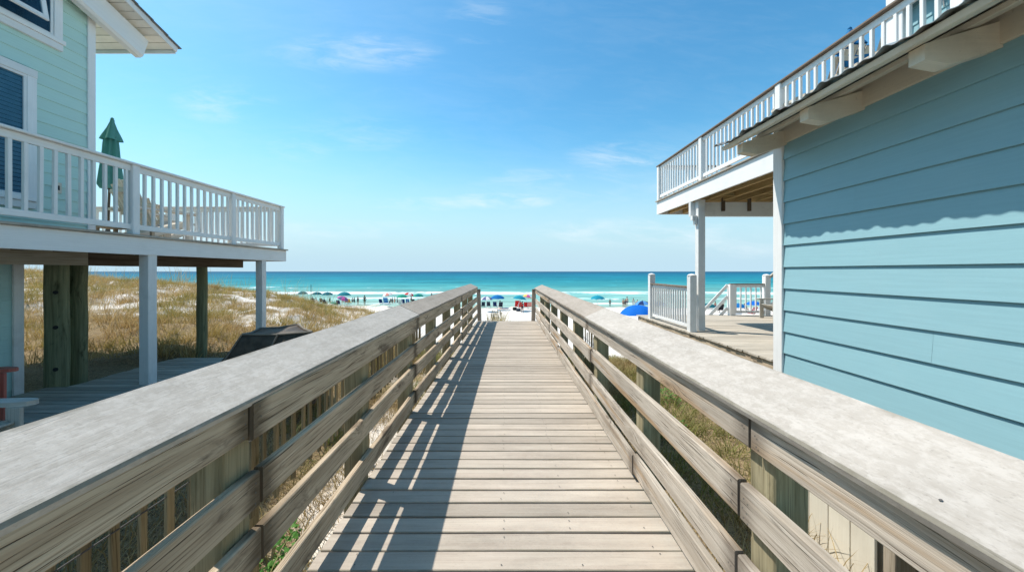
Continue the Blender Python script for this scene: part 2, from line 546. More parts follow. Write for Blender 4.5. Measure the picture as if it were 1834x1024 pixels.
def water_mat():
    m, t, b = new_mat('sea_water', 0.3, 0.05)
    p = t.pos()
    x, y, z = t.sep(p)
    wob = t.noise(t.comb(t.math('MULTIPLY', x, 0.010), t.math('MULTIPLY', y, 0.02)), 1.0, 4.0, 0.6)
    yw = t.math('MULTIPLY', y, t.ramp(wob, 0.2, 0.8, 0.72, 1.30, False))
    ly = t.math('LOGARITHM', yw, 10.0)
    ramp = t.n.new('ShaderNodeValToRGB')
    t.put(ramp.inputs[0], t.ramp(ly, 1.75, 3.75, 0.0, 1.0, False))
    el = ramp.color_ramp.elements
    stops = [(0.0, (0.34, 0.50, 0.43)), (0.08, (0.22, 0.45, 0.41)), (0.175, (0.085, 0.345, 0.35)), (0.235, (0.035, 0.275, 0.315)),
             (0.33, (0.012, 0.215, 0.285)), (0.515, (0.008, 0.165, 0.26)), (0.665, (0.01, 0.125, 0.22)), (1.0, (0.018, 0.095, 0.175))]
    el[0].position, el[0].color = stops[0][0], (*stops[0][1], 1)
    el[1].position, el[1].color = stops[-1][0], (*stops[-1][1], 1)
    for q, c in stops[1:-1]:
        e = el.new(q)
        e.color = (*c, 1)
    col = ramp.outputs[0]
    # wind streaks and sandbars
    s1 = t.noise(t.comb(t.math('MULTIPLY', x, 0.012), t.math('MULTIPLY', ly, 34.0)), 1.0, 5.0, 0.65)
    col = t.bright(col, t.ramp(s1, 0.25, 0.75, 0.52, 1.26, False))
    s2 = t.noise(t.comb(t.math('MULTIPLY', x, 0.06), t.math('MULTIPLY', ly, 110.0)), 1.0, 3.0, 0.6)
    col = t.bright(col, t.ramp(s2, 0.25, 0.75, 0.80, 1.16, False))
    # breaking foam: lines that follow the shore, wandering with x
    def line(y0, w, amp, seed, sc, lo, hi):
        a = t.math('MULTIPLY', t.math('SUBTRACT', t.noise(t.comb(t.math('MULTIPLY', x, sc), seed), 1.0, 3.0, 0.55), 0.5), amp)
        d = t.math('ABSOLUTE', t.math('SUBTRACT', t.math('ADD', y, a), y0))
        k = t.noise(t.comb(t.math('MULTIPLY', x, 0.05), t.math('MULTIPLY', y, 0.02), seed), 1.0, 3.0, 0.6)
        k2 = t.noise(t.comb(t.math('MULTIPLY', x, 0.5), t.math('MULTIPLY', y, 0.35), seed), 1.0, 4.0, 0.7)
        k = t.math('ADD', k, t.math('MULTIPLY', t.math('SUBTRACT', k2, 0.5), 0.5))
        return t.math('MULTIPLY', t.ramp(d, w * 0.55, w, 1.0, 0.0), t.ramp(k, lo, hi))
    fo = line(94.0, 7.0, 18.0, 3.1, 0.018, 0.36, 0.56)
    fo = t.math('MAXIMUM', fo, line(75.0, 2.4, 14.0, 8.4, 0.025, 0.52, 0.66))
    fo = t.math('MAXIMUM', fo, line(62.5, 1.2, 6.0, 1.7, 0.06, 0.48, 0.62))
    fo = t.math('MAXIMUM', fo, line(124.0, 6.0, 30.0, 5.5, 0.02, 0.56, 0.68))
    # whitecaps further out
    wc = t.noise(t.comb(t.math('MULTIPLY', x, 0.10), t.math('MULTIPLY', y, 0.045)), 1.0, 4.0, 0.7)
    wc2 = t.math('MULTIPLY', t.ramp(wc, 0.70, 0.76), t.ramp(y, 500.0, 140.0, 0.0, 0.7))
    fo = t.math('MAXIMUM', fo, wc2, clamp=True)
    col = t.mix(fo, col, (0.86, 0.90, 0.90))
    h = t.noise(t.comb(t.math('MULTIPLY', x, 0.25), t.math('MULTIPLY', y, 0.6)), 1.0, 5.0, 0.65)
    nm = t.bump(h, 0.35, 0.5)
    df = t.n.new('ShaderNodeBsdfDiffuse')
    t.put(df.inputs['Color'], col)
    gl = t.n.new('ShaderNodeBsdfGlossy')
    gl.inputs['Roughness'].default_value = 0.3
    t.put(gl.inputs['Normal'], nm)
    t.put(df.inputs['Normal'], nm)
    mx = t.n.new('ShaderNodeMixShader')
    t.put(mx.inputs[0], t.ramp(fo, 0.0, 1.0, 0.07, 0.0, False))
    t.l.new(df.outputs[0], mx.inputs[1])
    t.l.new(gl.outputs[0], mx.inputs[2])
    t.l.new(mx.outputs[0], m.node_tree.nodes['Material Output'].inputs[0])


water_mat()


def blade_mat(name, cols):
    m, t, b = new_mat(name, 0.7, 0.25)
    r = t.island()
    p = t.pos()
    n = t.noise(p, 0.55, 3.0, 0.6)
    c = t.mix(t.ramp(r, 0.0, 0.5), cols[0], cols[1])
    c = t.mix(t.ramp(r, 0.5, 1.0), c, cols[2])
    c = t.mix(t.ramp(n, 0.42, 0.62), c, t.mix(t.math('FRACT', t.math('MULTIPLY', r, 7.0)), cols[3], cols[4]))
    t.put(b.inputs['Base Color'], c)
    tr = t.n.new('ShaderNodeBsdfTranslucent')
    t.put(tr.inputs[0], c)
    mx = t.n.new('ShaderNodeMixShader')
    mx.inputs[0].default_value = 0.3
    t.l.new(b.outputs[0], mx.inputs[1])
    t.l.new(tr.outputs[0], mx.inputs[2])
    t.l.new(mx.outputs[0], m.node_tree.nodes['Material Output'].inputs[0])


blade_mat('dune_blade', [(0.56, 0.39, 0.15), (0.34, 0.22, 0.09), (0.72, 0.54, 0.28), (0.20, 0.19, 0.05), (0.50, 0.37, 0.11)])
blade_mat('weed_blade', [(0.38, 0.28, 0.13), (0.24, 0.17, 0.07), (0.52, 0.40, 0.21), (0.13, 0.19, 0.04), (0.30, 0.26, 0.08)])
blade_mat('straw_blade', [(0.42, 0.33, 0.20), (0.26, 0.18, 0.10), (0.55, 0.46, 0.31), (0.22, 0.15, 0.08), (0.40, 0.32, 0.18)])
blade_mat('leaf_green', [(0.07, 0.20, 0.04), (0.10, 0.27, 0.05), (0.15, 0.33, 0.07), (0.08, 0.22, 0.04), (0.13, 0.30, 0.06)])

# ------------------------------------------------------------------ ground
CR_T = [-3.0, -0.2, 0.0, 0.2, 0.30, 0.376, 0.504, 0.64, 0.865, 1.27, 3.0]
CR_Z = [-2.3, -2.3, -1.9, -1.75, -1.3, -0.62, -0.32, 0.36, 0.78, 1.42, 1.6]


def sstep(a, b, v):
    q = min(max((v - a) / (b - a), 0.0), 1.0)
    return q * q * (3 - 2 * q)


def ground_z(x, y):
    t = -x / max(y, 1.0)
    C = float(np.interp(t, CR_T, CR_Z))
    base = -0.62 + 0.34 * sstep(-1.9, -2.6, x) if x < 0 else -0.62
    base = -0.62 + 0.34 * min(max((-x - 1.9) / 0.9, 0), 1)
    if y < 6.5:
        z = base
    elif y < 18:
        z = base + (C - base) * sstep(6.5, 18, y)
    else:
        z = C + (-3.62 - C) * sstep(18, 40, y)
    am = 0.10 if x > -3 or y < 7 else 0.24
    if -1.6 < x < 1.6 and y < 13:
        am = 0.05
    z += am * mnoise.noise((x * 0.45, y * 0.45, 0)) + am * 0.5 * mnoise.noise((x * 1.3, y * 1.3, 4))
    z += 0.02 * mnoise.noise((x * 4, y * 4, 9))
    ys = 57.0 + 0.10 * max(0.0, -x) + 2.0 * mnoise.noise((x * 0.05, 0, 0))
    if y > ys - 7:
        z -= 0.045 * (y - ys + 7)
    return z


def make_ground():
    def grade(lo, hi, fine_lo, fine_hi, st, gr):
        a = list(np.arange(fine_lo, fine_hi, st))
        d = st
        v = fine_hi
        while v < hi:
            a.append(v)
            d *= gr
            v += d
        a.append(hi)
        d = st
        v = fine_lo - st
        left = []
        while v > lo:
            left.append(v)
            d *= gr
            v -= d
        left.append(lo)
        return left[::-1] + a
    xs = grade(-900, 900, -16, 8, 0.2, 1.09)
    ys = grade(-40, 120, -1, 26, 0.2, 1.05)
    nx, ny = len(xs), len(ys)
    vs = [(x, y, ground_z(x, y)) for y in ys for x in xs]
    fs = [(j * nx + i, j * nx + i + 1, (j + 1) * nx + i + 1, (j + 1) * nx + i) for j in range(ny - 1) for i in range(nx - 1)]
    me = bpy.data.meshes.new('ground')
    me.from_pydata(vs, [], fs)
    me.polygons.foreach_set('use_smooth', [True] * len(fs))
    me.materials.append(MATS['sand_ground'])
    o = bpy.data.objects.new('ground', me)
    COL.objects.link(o)
    tag(o, 'white sand beach and low dune running down to the sea', None, None, 'structure')


make_ground()


def make_sea():
    ys = [50.0]
    while ys[-1] < 26000:
        ys.append(ys[-1] * 1.04)
    xs = sorted({s * v for s in (-1, 1) for v in [0.0] + [20 * 1.3 ** k for k in range(28)]})
    nx = len(xs)
    vs = [(x, y, -3.9) for y in ys for x in xs]
    fs = [(j * nx + i, j * nx + i + 1, (j + 1) * nx + i + 1, (j + 1) * nx + i) for j in range(len(ys) - 1) for i in range(nx - 1)]
    me = bpy.data.meshes.new('sea')
    me.from_pydata(vs, [], fs)
    me.materials.append(MATS['sea_water'])
    o = bpy.data.objects.new('sea', me)
    COL.objects.link(o)
    tag(o, 'turquoise sea with white foam lines near the beach', None, None, 'structure')


make_sea()


# ------------------------------------------------------------------ grass
def blades(name, pts, per, h, spread, width, mat, label, lean=0.5, hvar=0.5, kind='stuff', parent=None):
    pts = np.asarray(pts, dtype=np.float64)
    n = len(pts) * per
    base = np.repeat(pts, per, axis=0)
    tuft = np.repeat(NPR.uniform(0.55, 1.25, len(pts)), per)
    an = NPR.uniform(0, 2 * np.pi, n)
    rr = spread * np.sqrt(NPR.uniform(0, 1, n)) * tuft
    base[:, 0] += np.cos(an) * rr
    base[:, 1] += np.sin(an) * rr
    H = h * tuft * NPR.uniform(1 - hvar, 1 + hvar, n)
    ba = an + NPR.normal(0, 0.9, n)
    ln = H * lean * NPR.uniform(0.3, 1.5, n)
    bx, by = np.cos(ba) * ln + 0.10 * H, np.sin(ba) * ln
    fa = NPR.uniform(0, 2 * np.pi, n)
    wx, wy = np.cos(fa) * width * 0.5, np.sin(fa) * width * 0.5
    V = np.zeros((n, 7, 3))
    for k, (q, e, wq) in enumerate(((0.0, 0.0, 1.0), (0.45, 0.26, 0.9), (0.8, 0.62, 0.6))):
        zz = H * (q - 0.25 * e * lean * q)
        for sgn, c in ((-1, 0), (1, 1)):
            V[:, k * 2 + c, 0] = base[:, 0] + bx * e + sgn * wx * wq
            V[:, k * 2 + c, 1] = base[:, 1] + by * e + sgn * wy * wq
            V[:, k * 2 + c, 2] = base[:, 2] - 0.02 + zz
    V[:, 6, 0] = base[:, 0] + bx
    V[:, 6, 1] = base[:, 1] + by
    V[:, 6, 2] = base[:, 2] + H * (1.0 - 0.3 * lean)
    me = bpy.data.meshes.new(name)
    me.vertices.add(n * 7)
    me.vertices.foreach_set('co', V.reshape(-1).astype(np.float32))
    o0 = np.arange(n)[:, None] * 7
    loops = np.concatenate([o0 + np.array([[0, 1, 3, 2, 2, 3, 5, 4, 4, 5, 6]])], axis=1).reshape(-1)
    me.loops.add(len(loops))
    me.loops.foreach_set('vertex_index', loops.astype(np.int32))
    me.polygons.add(n * 3)
    st = (np.arange(n)[:, None] * 11 + np.array([[0, 4, 8]])).reshape(-1)
    me.polygons.foreach_set('loop_start', st.astype(np.int32))
    me.update(calc_edges=True)
    me.materials.append(MATS[mat])
    if parent is not None:
        off = root_loc(parent)
        me.transform(Matrix.Translation(-off))
    o = bpy.data.objects.new(name, me)
    COL.objects.link(o)
    if parent is not None:
        o.parent = parent
    else:
        tag(o, label, None, None, kind)
    return o


def scatter(n, x0, x1, y0, y1, dens):
    out = []
    for _ in range(n):
        x, y = R(x0, x1), R(y0, y1)
        if random.random() < dens(x, y):
            out.append((x, y, ground_z(x, y)))
    return out


def dune_d(x, y):
    t = -x / y
    if t < 0.34 or x > -3.4 or (x > -8.3 and y < 7.4):
        return 0
    k = mnoise.noise((x * 0.35, y * 0.35, 2)) * 0.9 + mnoise.noise((x * 0.9, y * 0.9, 7)) * 0.5
    g = 0.76 if t > 0.72 else 0.58
    if y > 22:
        g *= 0.6
    return min(1, max(0, g + k * (0.6 if t > 0.72 else 1.0)))


DP = scatter(9500, -34, -3.4, 7.2, 27, dune_d)
blades('dune_grass', DP, 24, 0.27, 0.17, 0.010, 'dune_blade', 'dry golden dune grass covering the sand ridge beyond the left house', lean=0.75)
TP = scatter(900, -30, -3.6, 9, 26, lambda x, y: 0.6 * (dune_d(x, y) > 0.5))
blades('tall_dune_grass', TP, 7, 0.85, 0.14, 0.008, 'dune_blade', 'taller thin grass stems standing above the dune', lean=0.35)


def near_d(x, y):
    k = mnoise.noise((x * 0.8, y * 0.8, 12))
    if -4.2 < x < -2.9 and 0.8 < y < 7.1:
        return 0
    return min(1, max(0, 0.55 + k * 0.9))


def right_d(x, y):
    if x > 2.3 and y < 3.5:
        return 0
    return near_d(x, y)


WP = scatter(2600, 1.12, 4.2, 0.6, 14.5, right_d)
blades('undergrowth_grass', WP, 20, 0.22, 0.16, 0.008, 'weed_blade', 'mixed green and straw grass beside the right boardwalk railing', lean=0.9)
WL = scatter(1100, -2.9, -1.2, 0.4, 11.5, near_d)
blades('fence_side_grass', WL, 18, 0.24, 0.16, 0.007, 'weed_blade', 'straw and green grass along the left boardwalk railing', lean=0.9)
WB = scatter(500, -3.8, -1.0, 7.3, 13, near_d)
blades('path_side_grass', WB, 20, 0.32, 0.16, 0.008, 'weed_blade', 'green and gold grass growing beyond the ground level patio', lean=0.8)
LP_ = scatter(900, -9, -5.9, 4.2, 8.0, lambda x, y: 0.8 if x < -6.3 or y > 7 else 0.0)
blades('pine_straw', LP_, 14, 0.05, 0.18, 0.006, 'straw_blade', 'brown straw litter on the shaded ground under the left house', lean=2.2)

# ------------------------------------------------------------------ boardwalk
BW = thing('boardwalk', 'grey weathered wooden boardwalk with plank railings leading to the beach', 'boardwalk', (0, 0, -0.6))
Y0, Y1 = -0.9, 11.62


def loff(y):
    return 0.125 * min(max((y - 4.25) / 7.4, 0), 1)


mb = MB()
pitch = 0.1433
k0 = int(math.floor((Y0 - 1.922) / pitch))
y = 1.922 + k0 * pitch
while y < Y1 - 0.05:
    z = R(-0.002, 0.002)
    yc = y + pitch / 2
    rot = R(-0.002, 0.002)
    mb.plank((-1.03 + loff(yc), yc - rot, -0.016 + z), (0.985 + R(-0.004, 0.004), yc + rot, -0.016 + z + R(-0.002, 0.002)), (0, 1, 0), pitch - R(0.011, 0.0165), 0.030, 0.004, 6, 0.0035)
    for sx in (-0.80, -0.02, 0.40, 0.84):
        for dy in (-0.038, 0.036):
            if random.random() < 0.62:
                cx, cy = sx + R(-0.015, 0.015) + loff(yc) * (1 if sx < 0 else 0), yc + dy + R(-0.008, 0.008)
                b0 = len(mb.v)
                for q in range(6):
                    mb.v.append(Vector((cx + 0.0042 * math.cos(q * 1.047), cy + 0.0042 * math.sin(q * 1.047), 0.0052 + z)))
                mb.face([b0 + q for q in range(6)], [(0, 0)] * 6, None, 1)
    y += pitch
mb.build('deck_boards', ['deck_board', 'screw_metal'], BW, fixn=False)
for sx in (-0.93, 0.0, 0.93):
    MB().plank((sx, Y0, -0.135), (sx, Y1 - 0.02, -0.135), (0, 0, 1), 0.19, 0.04).build('joist', 'post_wood', BW)
MB().plank((-0.9, Y1 + 0.012, -0.12), (0.98, Y1 + 0.012, -0.12), (0, 0, 1), 0.2, 0.036).build('end_board', 'rail_wood', BW)

POSTS = [0.12, 1.43, 2.74, 4.06, 5.36, 6.67, 7.97, 9.28, 10.50]
for s in (-1, 1):
    for py in POSTS:
        x = (-1.028 - 0.068 + loff(py)) if s < 0 else 0.984 + 0.068
        zt = 1.045 if s < 0 else 1.01
        m = MB()
        m.plank((x, py, -1.1), (x + R(-.004, .004), py + R(-.004, .004), zt), (1, 0, 0), 0.128, 0.138, 0.006, 3, 0.004)
        m.build('railing_post', 'post_wood', BW)
for s in (-1, 1):
    x = -0.77 if s < 0 else 0.85
    m = MB()
    m.plank((x, 11.74, -1.3), (x + (-0.075 if s < 0 else 0.055), 11.71, 0.99), (1, 0, 0), 0.12, 0.12, 0.006, 3, 0.004)
    m.build('end_post', 'rail_wood_pale', BW)

LB = [('A', 0.895, 1.038, [Y0, 1.44, 4.18, 7.95, 11.62]), ('B', 0.615, 0.758, [Y0, 1.50, 4.06, 8.0, 11.6]),
      ('C', 0.378, 0.518, [Y0, 1.51, 4.08, 6.68, 11.6]), ('D', 0.092, 0.233, [Y0, 1.46, 4.10, 7.97, 11.6])]
RB = [('A', 0.868, 1.000, [Y0, 1.435, 4.30, 8.0, 11.62]), ('B', 0.552, 0.700, [Y0, 1.50, 4.1, 7.97, 11.6]),
      ('C', 0.268, 0.410, [Y0, 1.51, 4.1, 8.0, 11.6]), ('D', 0.052, 0.200, [Y0, 2.74, 6.7, 11.6])]


def nails(m, face_x, sgn, yy, z0, z1, mat=1):
    for zz in (0.22, 0.5, 0.8):
        if random.random() < 0.25:
            continue
        c = Vector((face_x, yy + R(-0.008, 0.008), z0 + (z1 - z0) * (zz + R(-.06, .06))))
        b0 = len(m.v)
        for q in range(6):
            m.v.append(c + Vector((0, 0.004 * math.cos(q * 1.047), 0.004 * math.sin(q * 1.047))))
        m.face([b0 + q for q in range(6)], [(0, 0)] * 6, None, mat)


for s, bs in ((-1, LB), (1, RB)):
    for nm, z0, z1, ys in bs:
        for i in range(len(ys) - 1):
            a, b = ys[i] + 0.008, ys[i + 1] - 0.008
            dz, dx = R(-0.008, 0.008), R(-0.006, 0.004)
            xa = (-1.006 + loff(a)) if s < 0 else 0.961
            xb = (-1.006 + loff(b)) if s < 0 else 0.961
            m = MB()
            sg = max(3, int((b - a) / 0.25))
            m.plank((xa + dx, a, (z0 + z1) / 2 + dz), (xb + dx + R(-.003, .003), b, (z0 + z1) / 2 + dz + R(-.004, .004)), (0, 0, 1), z1 - z0, 0.038, 0.005, sg, 0.007)
            fx = (xa + dx + 0.0255) if s < 0 else (xa + dx - 0.0255)
            for py in POSTS:
                if a + 0.1 < py < b - 0.1:
                    nails(m, fx + loff(py) - loff(a) if s < 0 else fx, s, py + R(-.02, .02), z0 + dz, z1 + dz)
            nails(m, fx, s, a + 0.035, z0 + dz, z1 + dz)
            nails(m, fx + (loff(b) - loff(a) if s < 0 else 0), s, b - 0.035, z0 + dz, z1 + dz)
            o = m.build('railing_board', ['rail_wood' if s < 0 else 'rail_wood_pale', 'screw_metal'], BW, fixn=False)

CAPS = [(-1, (-0.978, 1.055), (-1.222, 1.168)), (1, (0.902, 1.026), (1.150, 1.137))]
for s, (xi, zi), (xo, zo) in CAPS:
    for a, b, mt in ((Y0, 4.247, 'cap_pale'), (4.253, 11.66, 'cap_brown')):
        sd = Vector((xo - xi, 0, zo - zi)).normalized()
        nr = Vector((-sd.z * (1 if sd.x > 0 else -1), 0, abs(sd.x)))
        w = math.hypot(xo - xi, zo - zi)
        c = Vector(((xi + xo) / 2, 0, (zi + zo) / 2)) - nr * 0.019
        la, lb = (loff(a), loff(b)) if s < 0 else (0, 0)
        m = MB()
        m.plank(c + Vector((la, a, 0)), c + Vector((lb, b, 0)), sd, w, 0.038, 0.009, int((b - a) / 0.12), 0.006)
        for yy in np.arange(a + 0.5, b - 0.2, 1.3):
            for q in (-0.3, 0.28):
                if random.random() < 0.72:
                    continue
                cc = c + sd * (w * q) + nr * 0.0235 + Vector((loff(yy) if s < 0 else 0, yy + R(-.1, .1), 0))
                b0 = len(m.v)
                for k in range(6):
                    m.v.append(cc + sd * 0.0038 * math.cos(k * 1.047) + Vector((0, 0.0038 * math.sin(k * 1.047), 0)))
                m.face([b0 + k for k in range(6)], [(0, 0)] * 6, None, 1)
        o = m.build('railing_cap', [mt, 'screw_metal'], BW, fixn=False)
        o['label'] = 'pale bleached railing cap board' if mt == 'cap_pale' else 'browner railing cap board at the far end'

# ------------------------------------------------------------------ picket fence on the left, sand fence on the right
PF = thing('picket_fence', 'weathered slat fence close behind the left boardwalk railing', 'fence', (-1.5, 3.5, -0.6))
m = MB()
y = -0.2
while y < 6.6:
    x = -1.50 + R(-.008, .008)
    m.plank((x, y, 0.10 + R(-.02, .02)), (x + R(-.01, .01), y + R(-.012, .012), 0.72 + R(-.02, .02)), (0, 1, 0), R(0.028, 0.038), 0.018, 0.003, 2, 0.004)
    y += R(0.10, 0.12)
m.build('fence_slats', 'fence_wood', PF)
for z in (0.22, 0.56):
    MB().tube([(-1.488, -0.25, z), (-1.488, 6.65, z)], 0.003, 6).build('fence_wire', 'screw_metal', PF)
for y in (0.4, 2.3, 4.2, 6.2):
    MB().plank((-1.595, y, -0.8), (-1.595, y, 0.74), (1, 0, 0), 0.088, 0.088).build('fence_post', 'post_wood', PF)
SF = thing('sand_fence', 'short slatted sand fence standing in grass beyond the right railing', 'fence', (1.72, 8.0, -0.7))
m = MB()
y = 7.0
while y < 9.2:
    m.plank((1.72 + R(-.02, .02), y, -1.1), (1.72 + R(-.03, .03), y + R(-.02, .02), 0.32 + R(-.06, .06)), (0, 1, 0), 0.04, 0.012, 0.002)
    y += 0.085
m.build('fence_slats', 'fence_wood', SF)
for z in (-0.3, 0.1):
    m = MB().tube([(1.735, 6.98, z), (1.735, 9.22, z)], 0.004, 6)
    m.build('fence_wire', 'screw_metal', SF)


# ------------------------------------------------------------------ shared house pieces
def siding(x, nrm, ya, yb, z0, z1, e, lip, name, mat, parent, joints=()):
    """lap boards on a wall in the plane x, facing nrm (+1 or -1)"""
    m = MB()
    z = z0
    r = 0
    while z < z1 - 0.02:
        zt = min(z + e + 0.012, z1)
        cuts = [ya] + [j for (rr, j) in joints if rr == r] + [yb]
        for i in range(len(cuts) - 1):
            a, b = cuts[i] + (0.0005 if i else 0), cuts[i + 1] - (0.0005 if i < len(cuts) - 2 else 0)
            dl = R(-0.0008, 0.0008)
            ns = max(2, int((b - a) / 0.4))
            base = len(m.v)
            uo, vo = R(0, 50), R(0, 50)
            sd = R(0, 90)
            for k in range(ns + 1):
                yy = a + (b - a) * k / ns
                wv = 0.0022 * mnoise.noise((yy * 0.8, sd, 0))
                m.v.append(Vector((x + nrm * 0.002, yy, zt)))
                m.v.append(Vector((x + nrm * (lip + dl + 0.0005), yy, z + 0.002 + wv)))
                m.v.append(Vector((x + nrm * (lip + dl - 0.002), yy, z + wv)))
                m.v.append(Vector((x - nrm * 0.002, yy, z + wv)))
            for k in range(ns):
                u0, u1 = uo + a + (b - a) * k / ns, uo + a + (b - a) * (k + 1) / ns
                for i2, (v0, v1) in enumerate(((e, 0.0), (0.0, -0.003), (-0.003, -0.015))):
                    p, q = base + k * 4 + i2, base + (k + 1) * 4 + i2
                    f = [p, q, q + 1, p + 1]
                    uvs = [(u0, vo + v0), (u1, vo + v0), (u1, vo + v1), (u0, vo + v1)]
                    if nrm < 0:
                        f, uvs = f[::-1], uvs[::-1]
                    m.face(f, uvs)
        z += e
        r += 1
    return m.build(name, mat, parent, fixn=False)


def railing(parent, x, ya, yb, zf, zt, posts, label, capmat='white_paint', along='y', other=0.0, bal=0.135, capw=0.14, bsz=0.036, base_gap=0.07,
            white='white_paint', capt=0.03, post_over=0.0, post_w=0.1, rounded=False):
    """a baluster railing along Y at x (or along X at y=other): a part mesh (rails) with posts and balusters as its sub-parts"""
    def P(s, z, o=0.0):
        return (x + o, s, z) if along == 'y' else (s, other + o, z)
    sdx = (1, 0, 0) if along == 'y' else (0, 1, 0)
    m = MB()
    m.plank(P(ya, zt - 0.075), P(yb, zt - 0.075), (0, 0, 1), 0.085, 0.036, 0.004, 4, 0.003)
    m.plank(P(ya, zf + base_gap + 0.04), P(yb, zf + base_gap + 0.04), (0, 0, 1), 0.075, 0.036, 0.004, 4, 0.003)
    rl = m.build('railing', white, parent)
    if label:
        rl['label'] = label
    m = MB()
    m.plank(P(ya - 0.03, zt - capt / 2), P(yb + 0.03, zt - capt / 2), sdx, capw, capt, 0.005, 6, 0.003)
    m.build('hand_rail', capmat, rl)
    for py in posts:
        m = MB()
        ht = zt - capt - 0.002 + post_over
        m.plank(P(py, zf - 0.02), P(py, ht), sdx, post_w, post_w, 0.006)
        if rounded:
            q = Vector(P(py, ht))
            m.lathe(q, [(post_w * 0.62, 0.0), (post_w * 0.62, 0.012), (post_w * 0.45, 0.03), (post_w * 0.2, 0.042), (0.001, 0.046)], 12)
        m.build('railing_post', white, rl)
    s = ya + bal
    while s < yb - 0.02:
        if all(abs(s - p) > post_w * 0.5 + bsz * 0.6 for p in posts):
            m = MB()
            m.plank(P(s + R(-.003, .003), zf + base_gap + 0.078), P(s + R(-.003, .003), zt - 0.118), sdx, bsz, bsz, 0.003)
            m.build('baluster', white, rl)
        s += bal
    return rl


# ------------------------------------------------------------------ left house
LH = thing('beach_house', 'pale mint clapboard house on wooden pilings at the left', 'house', (-6.5, 2.0, -0.3), 'beach houses beside the boardwalk')
WX = -6.5
CY = 5.87
siding(WX, 1, -4.0, CY - 0.11, 2.08, 6.2, 0.173, 0.016, 'clapboard_wall', 'mint_paint', LH)
m = MB()
m.box((-13, -4.0, 2.0), (WX - 0.003, CY - 0.03, 5.75))
m.build('wall_core', 'mint_paint', LH)
m = MB()
m.plank((WX + 0.016, CY - 0.055, 2.07), (WX + 0.016, CY - 0.055, 5.95), (0, 1, 0), 0.11, 0.026)
m.plank((WX - 0.05, CY - 0.014, 2.07), (WX - 0.05, CY - 0.014, 5.8), (1, 0, 0), 0.11, 0.026)
m.build('corner_trim', 'white_paint', LH)


def window(parent, x, nrm, ya, yb, za, zb, double, blinds=True):
    t = 0.105
    fx = x + nrm * 0.026
    m = MB()
    for (p0, p1, sd, w) in (((ya + t / 2, za), (ya + t / 2, zb), 'y', t), ((yb - t / 2, za), (yb - t / 2, zb), 'y', t)):
        m.plank((fx, p0[0], p0[1]), (fx, p1[0], p1[1]), (0, 1, 0), w, 0.05, 0.004)
    m.plank((fx + nrm * 0.004, ya, zb - t / 2), (fx + nrm * 0.004, yb, zb - t / 2), (0, 0, 1), t, 0.056, 0.004)
    m.plank((fx + nrm * 0.01, ya - 0.02, za + 0.03), (fx + nrm * 0.01, yb + 0.02, za + 0.03), (0, 0, 1), 0.06, 0.07, 0.004)
    m.plank((fx + nrm * 0.002, ya, za - 0.05), (fx + nrm * 0.002, yb, za - 0.05), (0, 0, 1), 0.095, 0.05, 0.004)
    wn = m.build('window', 'white_paint', parent)
    m = MB()
    m.box((x + nrm * 0.012 - 0.003, ya + t, za + 0.06), (x + nrm * 0.012 + 0.003, yb - t, zb - t))
    m.build('interior', 'window_dark', wn)
    if blinds:
        m = MB()
        z = za + 0.1
        while z < zb - t - 0.02:
            m.plank((x + nrm * 0.021, ya + t + 0.01, z), (x + nrm * 0.021, yb - t - 0.01, z), (nrm * 0.25, 0, 1), 0.046, 0.0015, 0.0004)
            z += 0.056
        m.build('blind', 'blind_slat', wn)
    m = MB()
    a, b, c, d = ya + t, yb - t, za + 0.06, zb - t
    s = 0.035
    sx = x + nrm * 0.03
    halves = [(c, (c + d) / 2 + 0.02), ((c + d) / 2 - 0.02, d)] if double else [(c, d)]
    for i, (q0, q1) in enumerate(halves):
        xx = sx - nrm * 0.006 * (1 - i) + nrm * 0.004
        m.plank((xx, a + s / 2, q0), (xx, a + s / 2, q1), (0, 1, 0), s, 0.024)
        m.plank((xx, b - s / 2, q0), (xx, b - s / 2, q1), (0, 1, 0), s, 0.0242)
        m.plank((xx + 0.001, a, q0 + s / 2), (xx + 0.001, b, q0 + s / 2), (0, 0, 1), s, 0.026)
        m.plank((xx + 0.001, a, q1 - s / 2), (xx + 0.001, b, q1 - s / 2), (0, 0, 1), s, 0.026)
    m.build('sash', 'white_paint', wn)
    m = MB()
    m.box((sx - 0.001, a + 0.01, c + 0.01), (sx + 0.001, b - 0.01, d - 0.01), 0.0003)
    m.build('pane', 'window_glass', wn)
    return wn


window(LH, WX + 0.008, 1, 3.95, 5.11, 2.50, 4.30, True)
wn = window(LH, WX + 0.008, 1, 3.6, 5.41, 4.84, 6.1, False, False)
m = MB()      # awning sash swung open
hinge, out = Vector((WX + 0.06, 0, 5.93)), Vector((0.17, 0, -0.98)).normalized()
for (a, b) in ((3.75, 3.80), (5.05, 5.10)):
    m.plank(hinge + Vector((0, (a + b) / 2, 0)), hinge + out * 0.95 + Vector((0, (a + b) / 2, 0)), (0, 1, 0), 0.06, 0.03)
m.plank(hinge + out * 0.93 + Vector((0.001, 3.75, 0)), hinge + out * 0.93 + Vector((0.001, 5.10, 0)), out, 0.06, 0.032)
m.plank(hinge + out * 0.02 + Vector((0.001, 3.75, 0)), hinge + out * 0.02 + Vector((0.001, 5.10, 0)), out, 0.06, 0.032)
m.build('open_sash', 'white_paint', wn)
m = MB()
m.plank(hinge + out * 0.06 + Vector((0, 4.42, 0)), hinge + out * 0.9 + Vector((0, 4.42, 0)), (0, 1, 0), 1.27, 0.006, 0.001)
m.build('sash_pane', 'window_glass', wn)

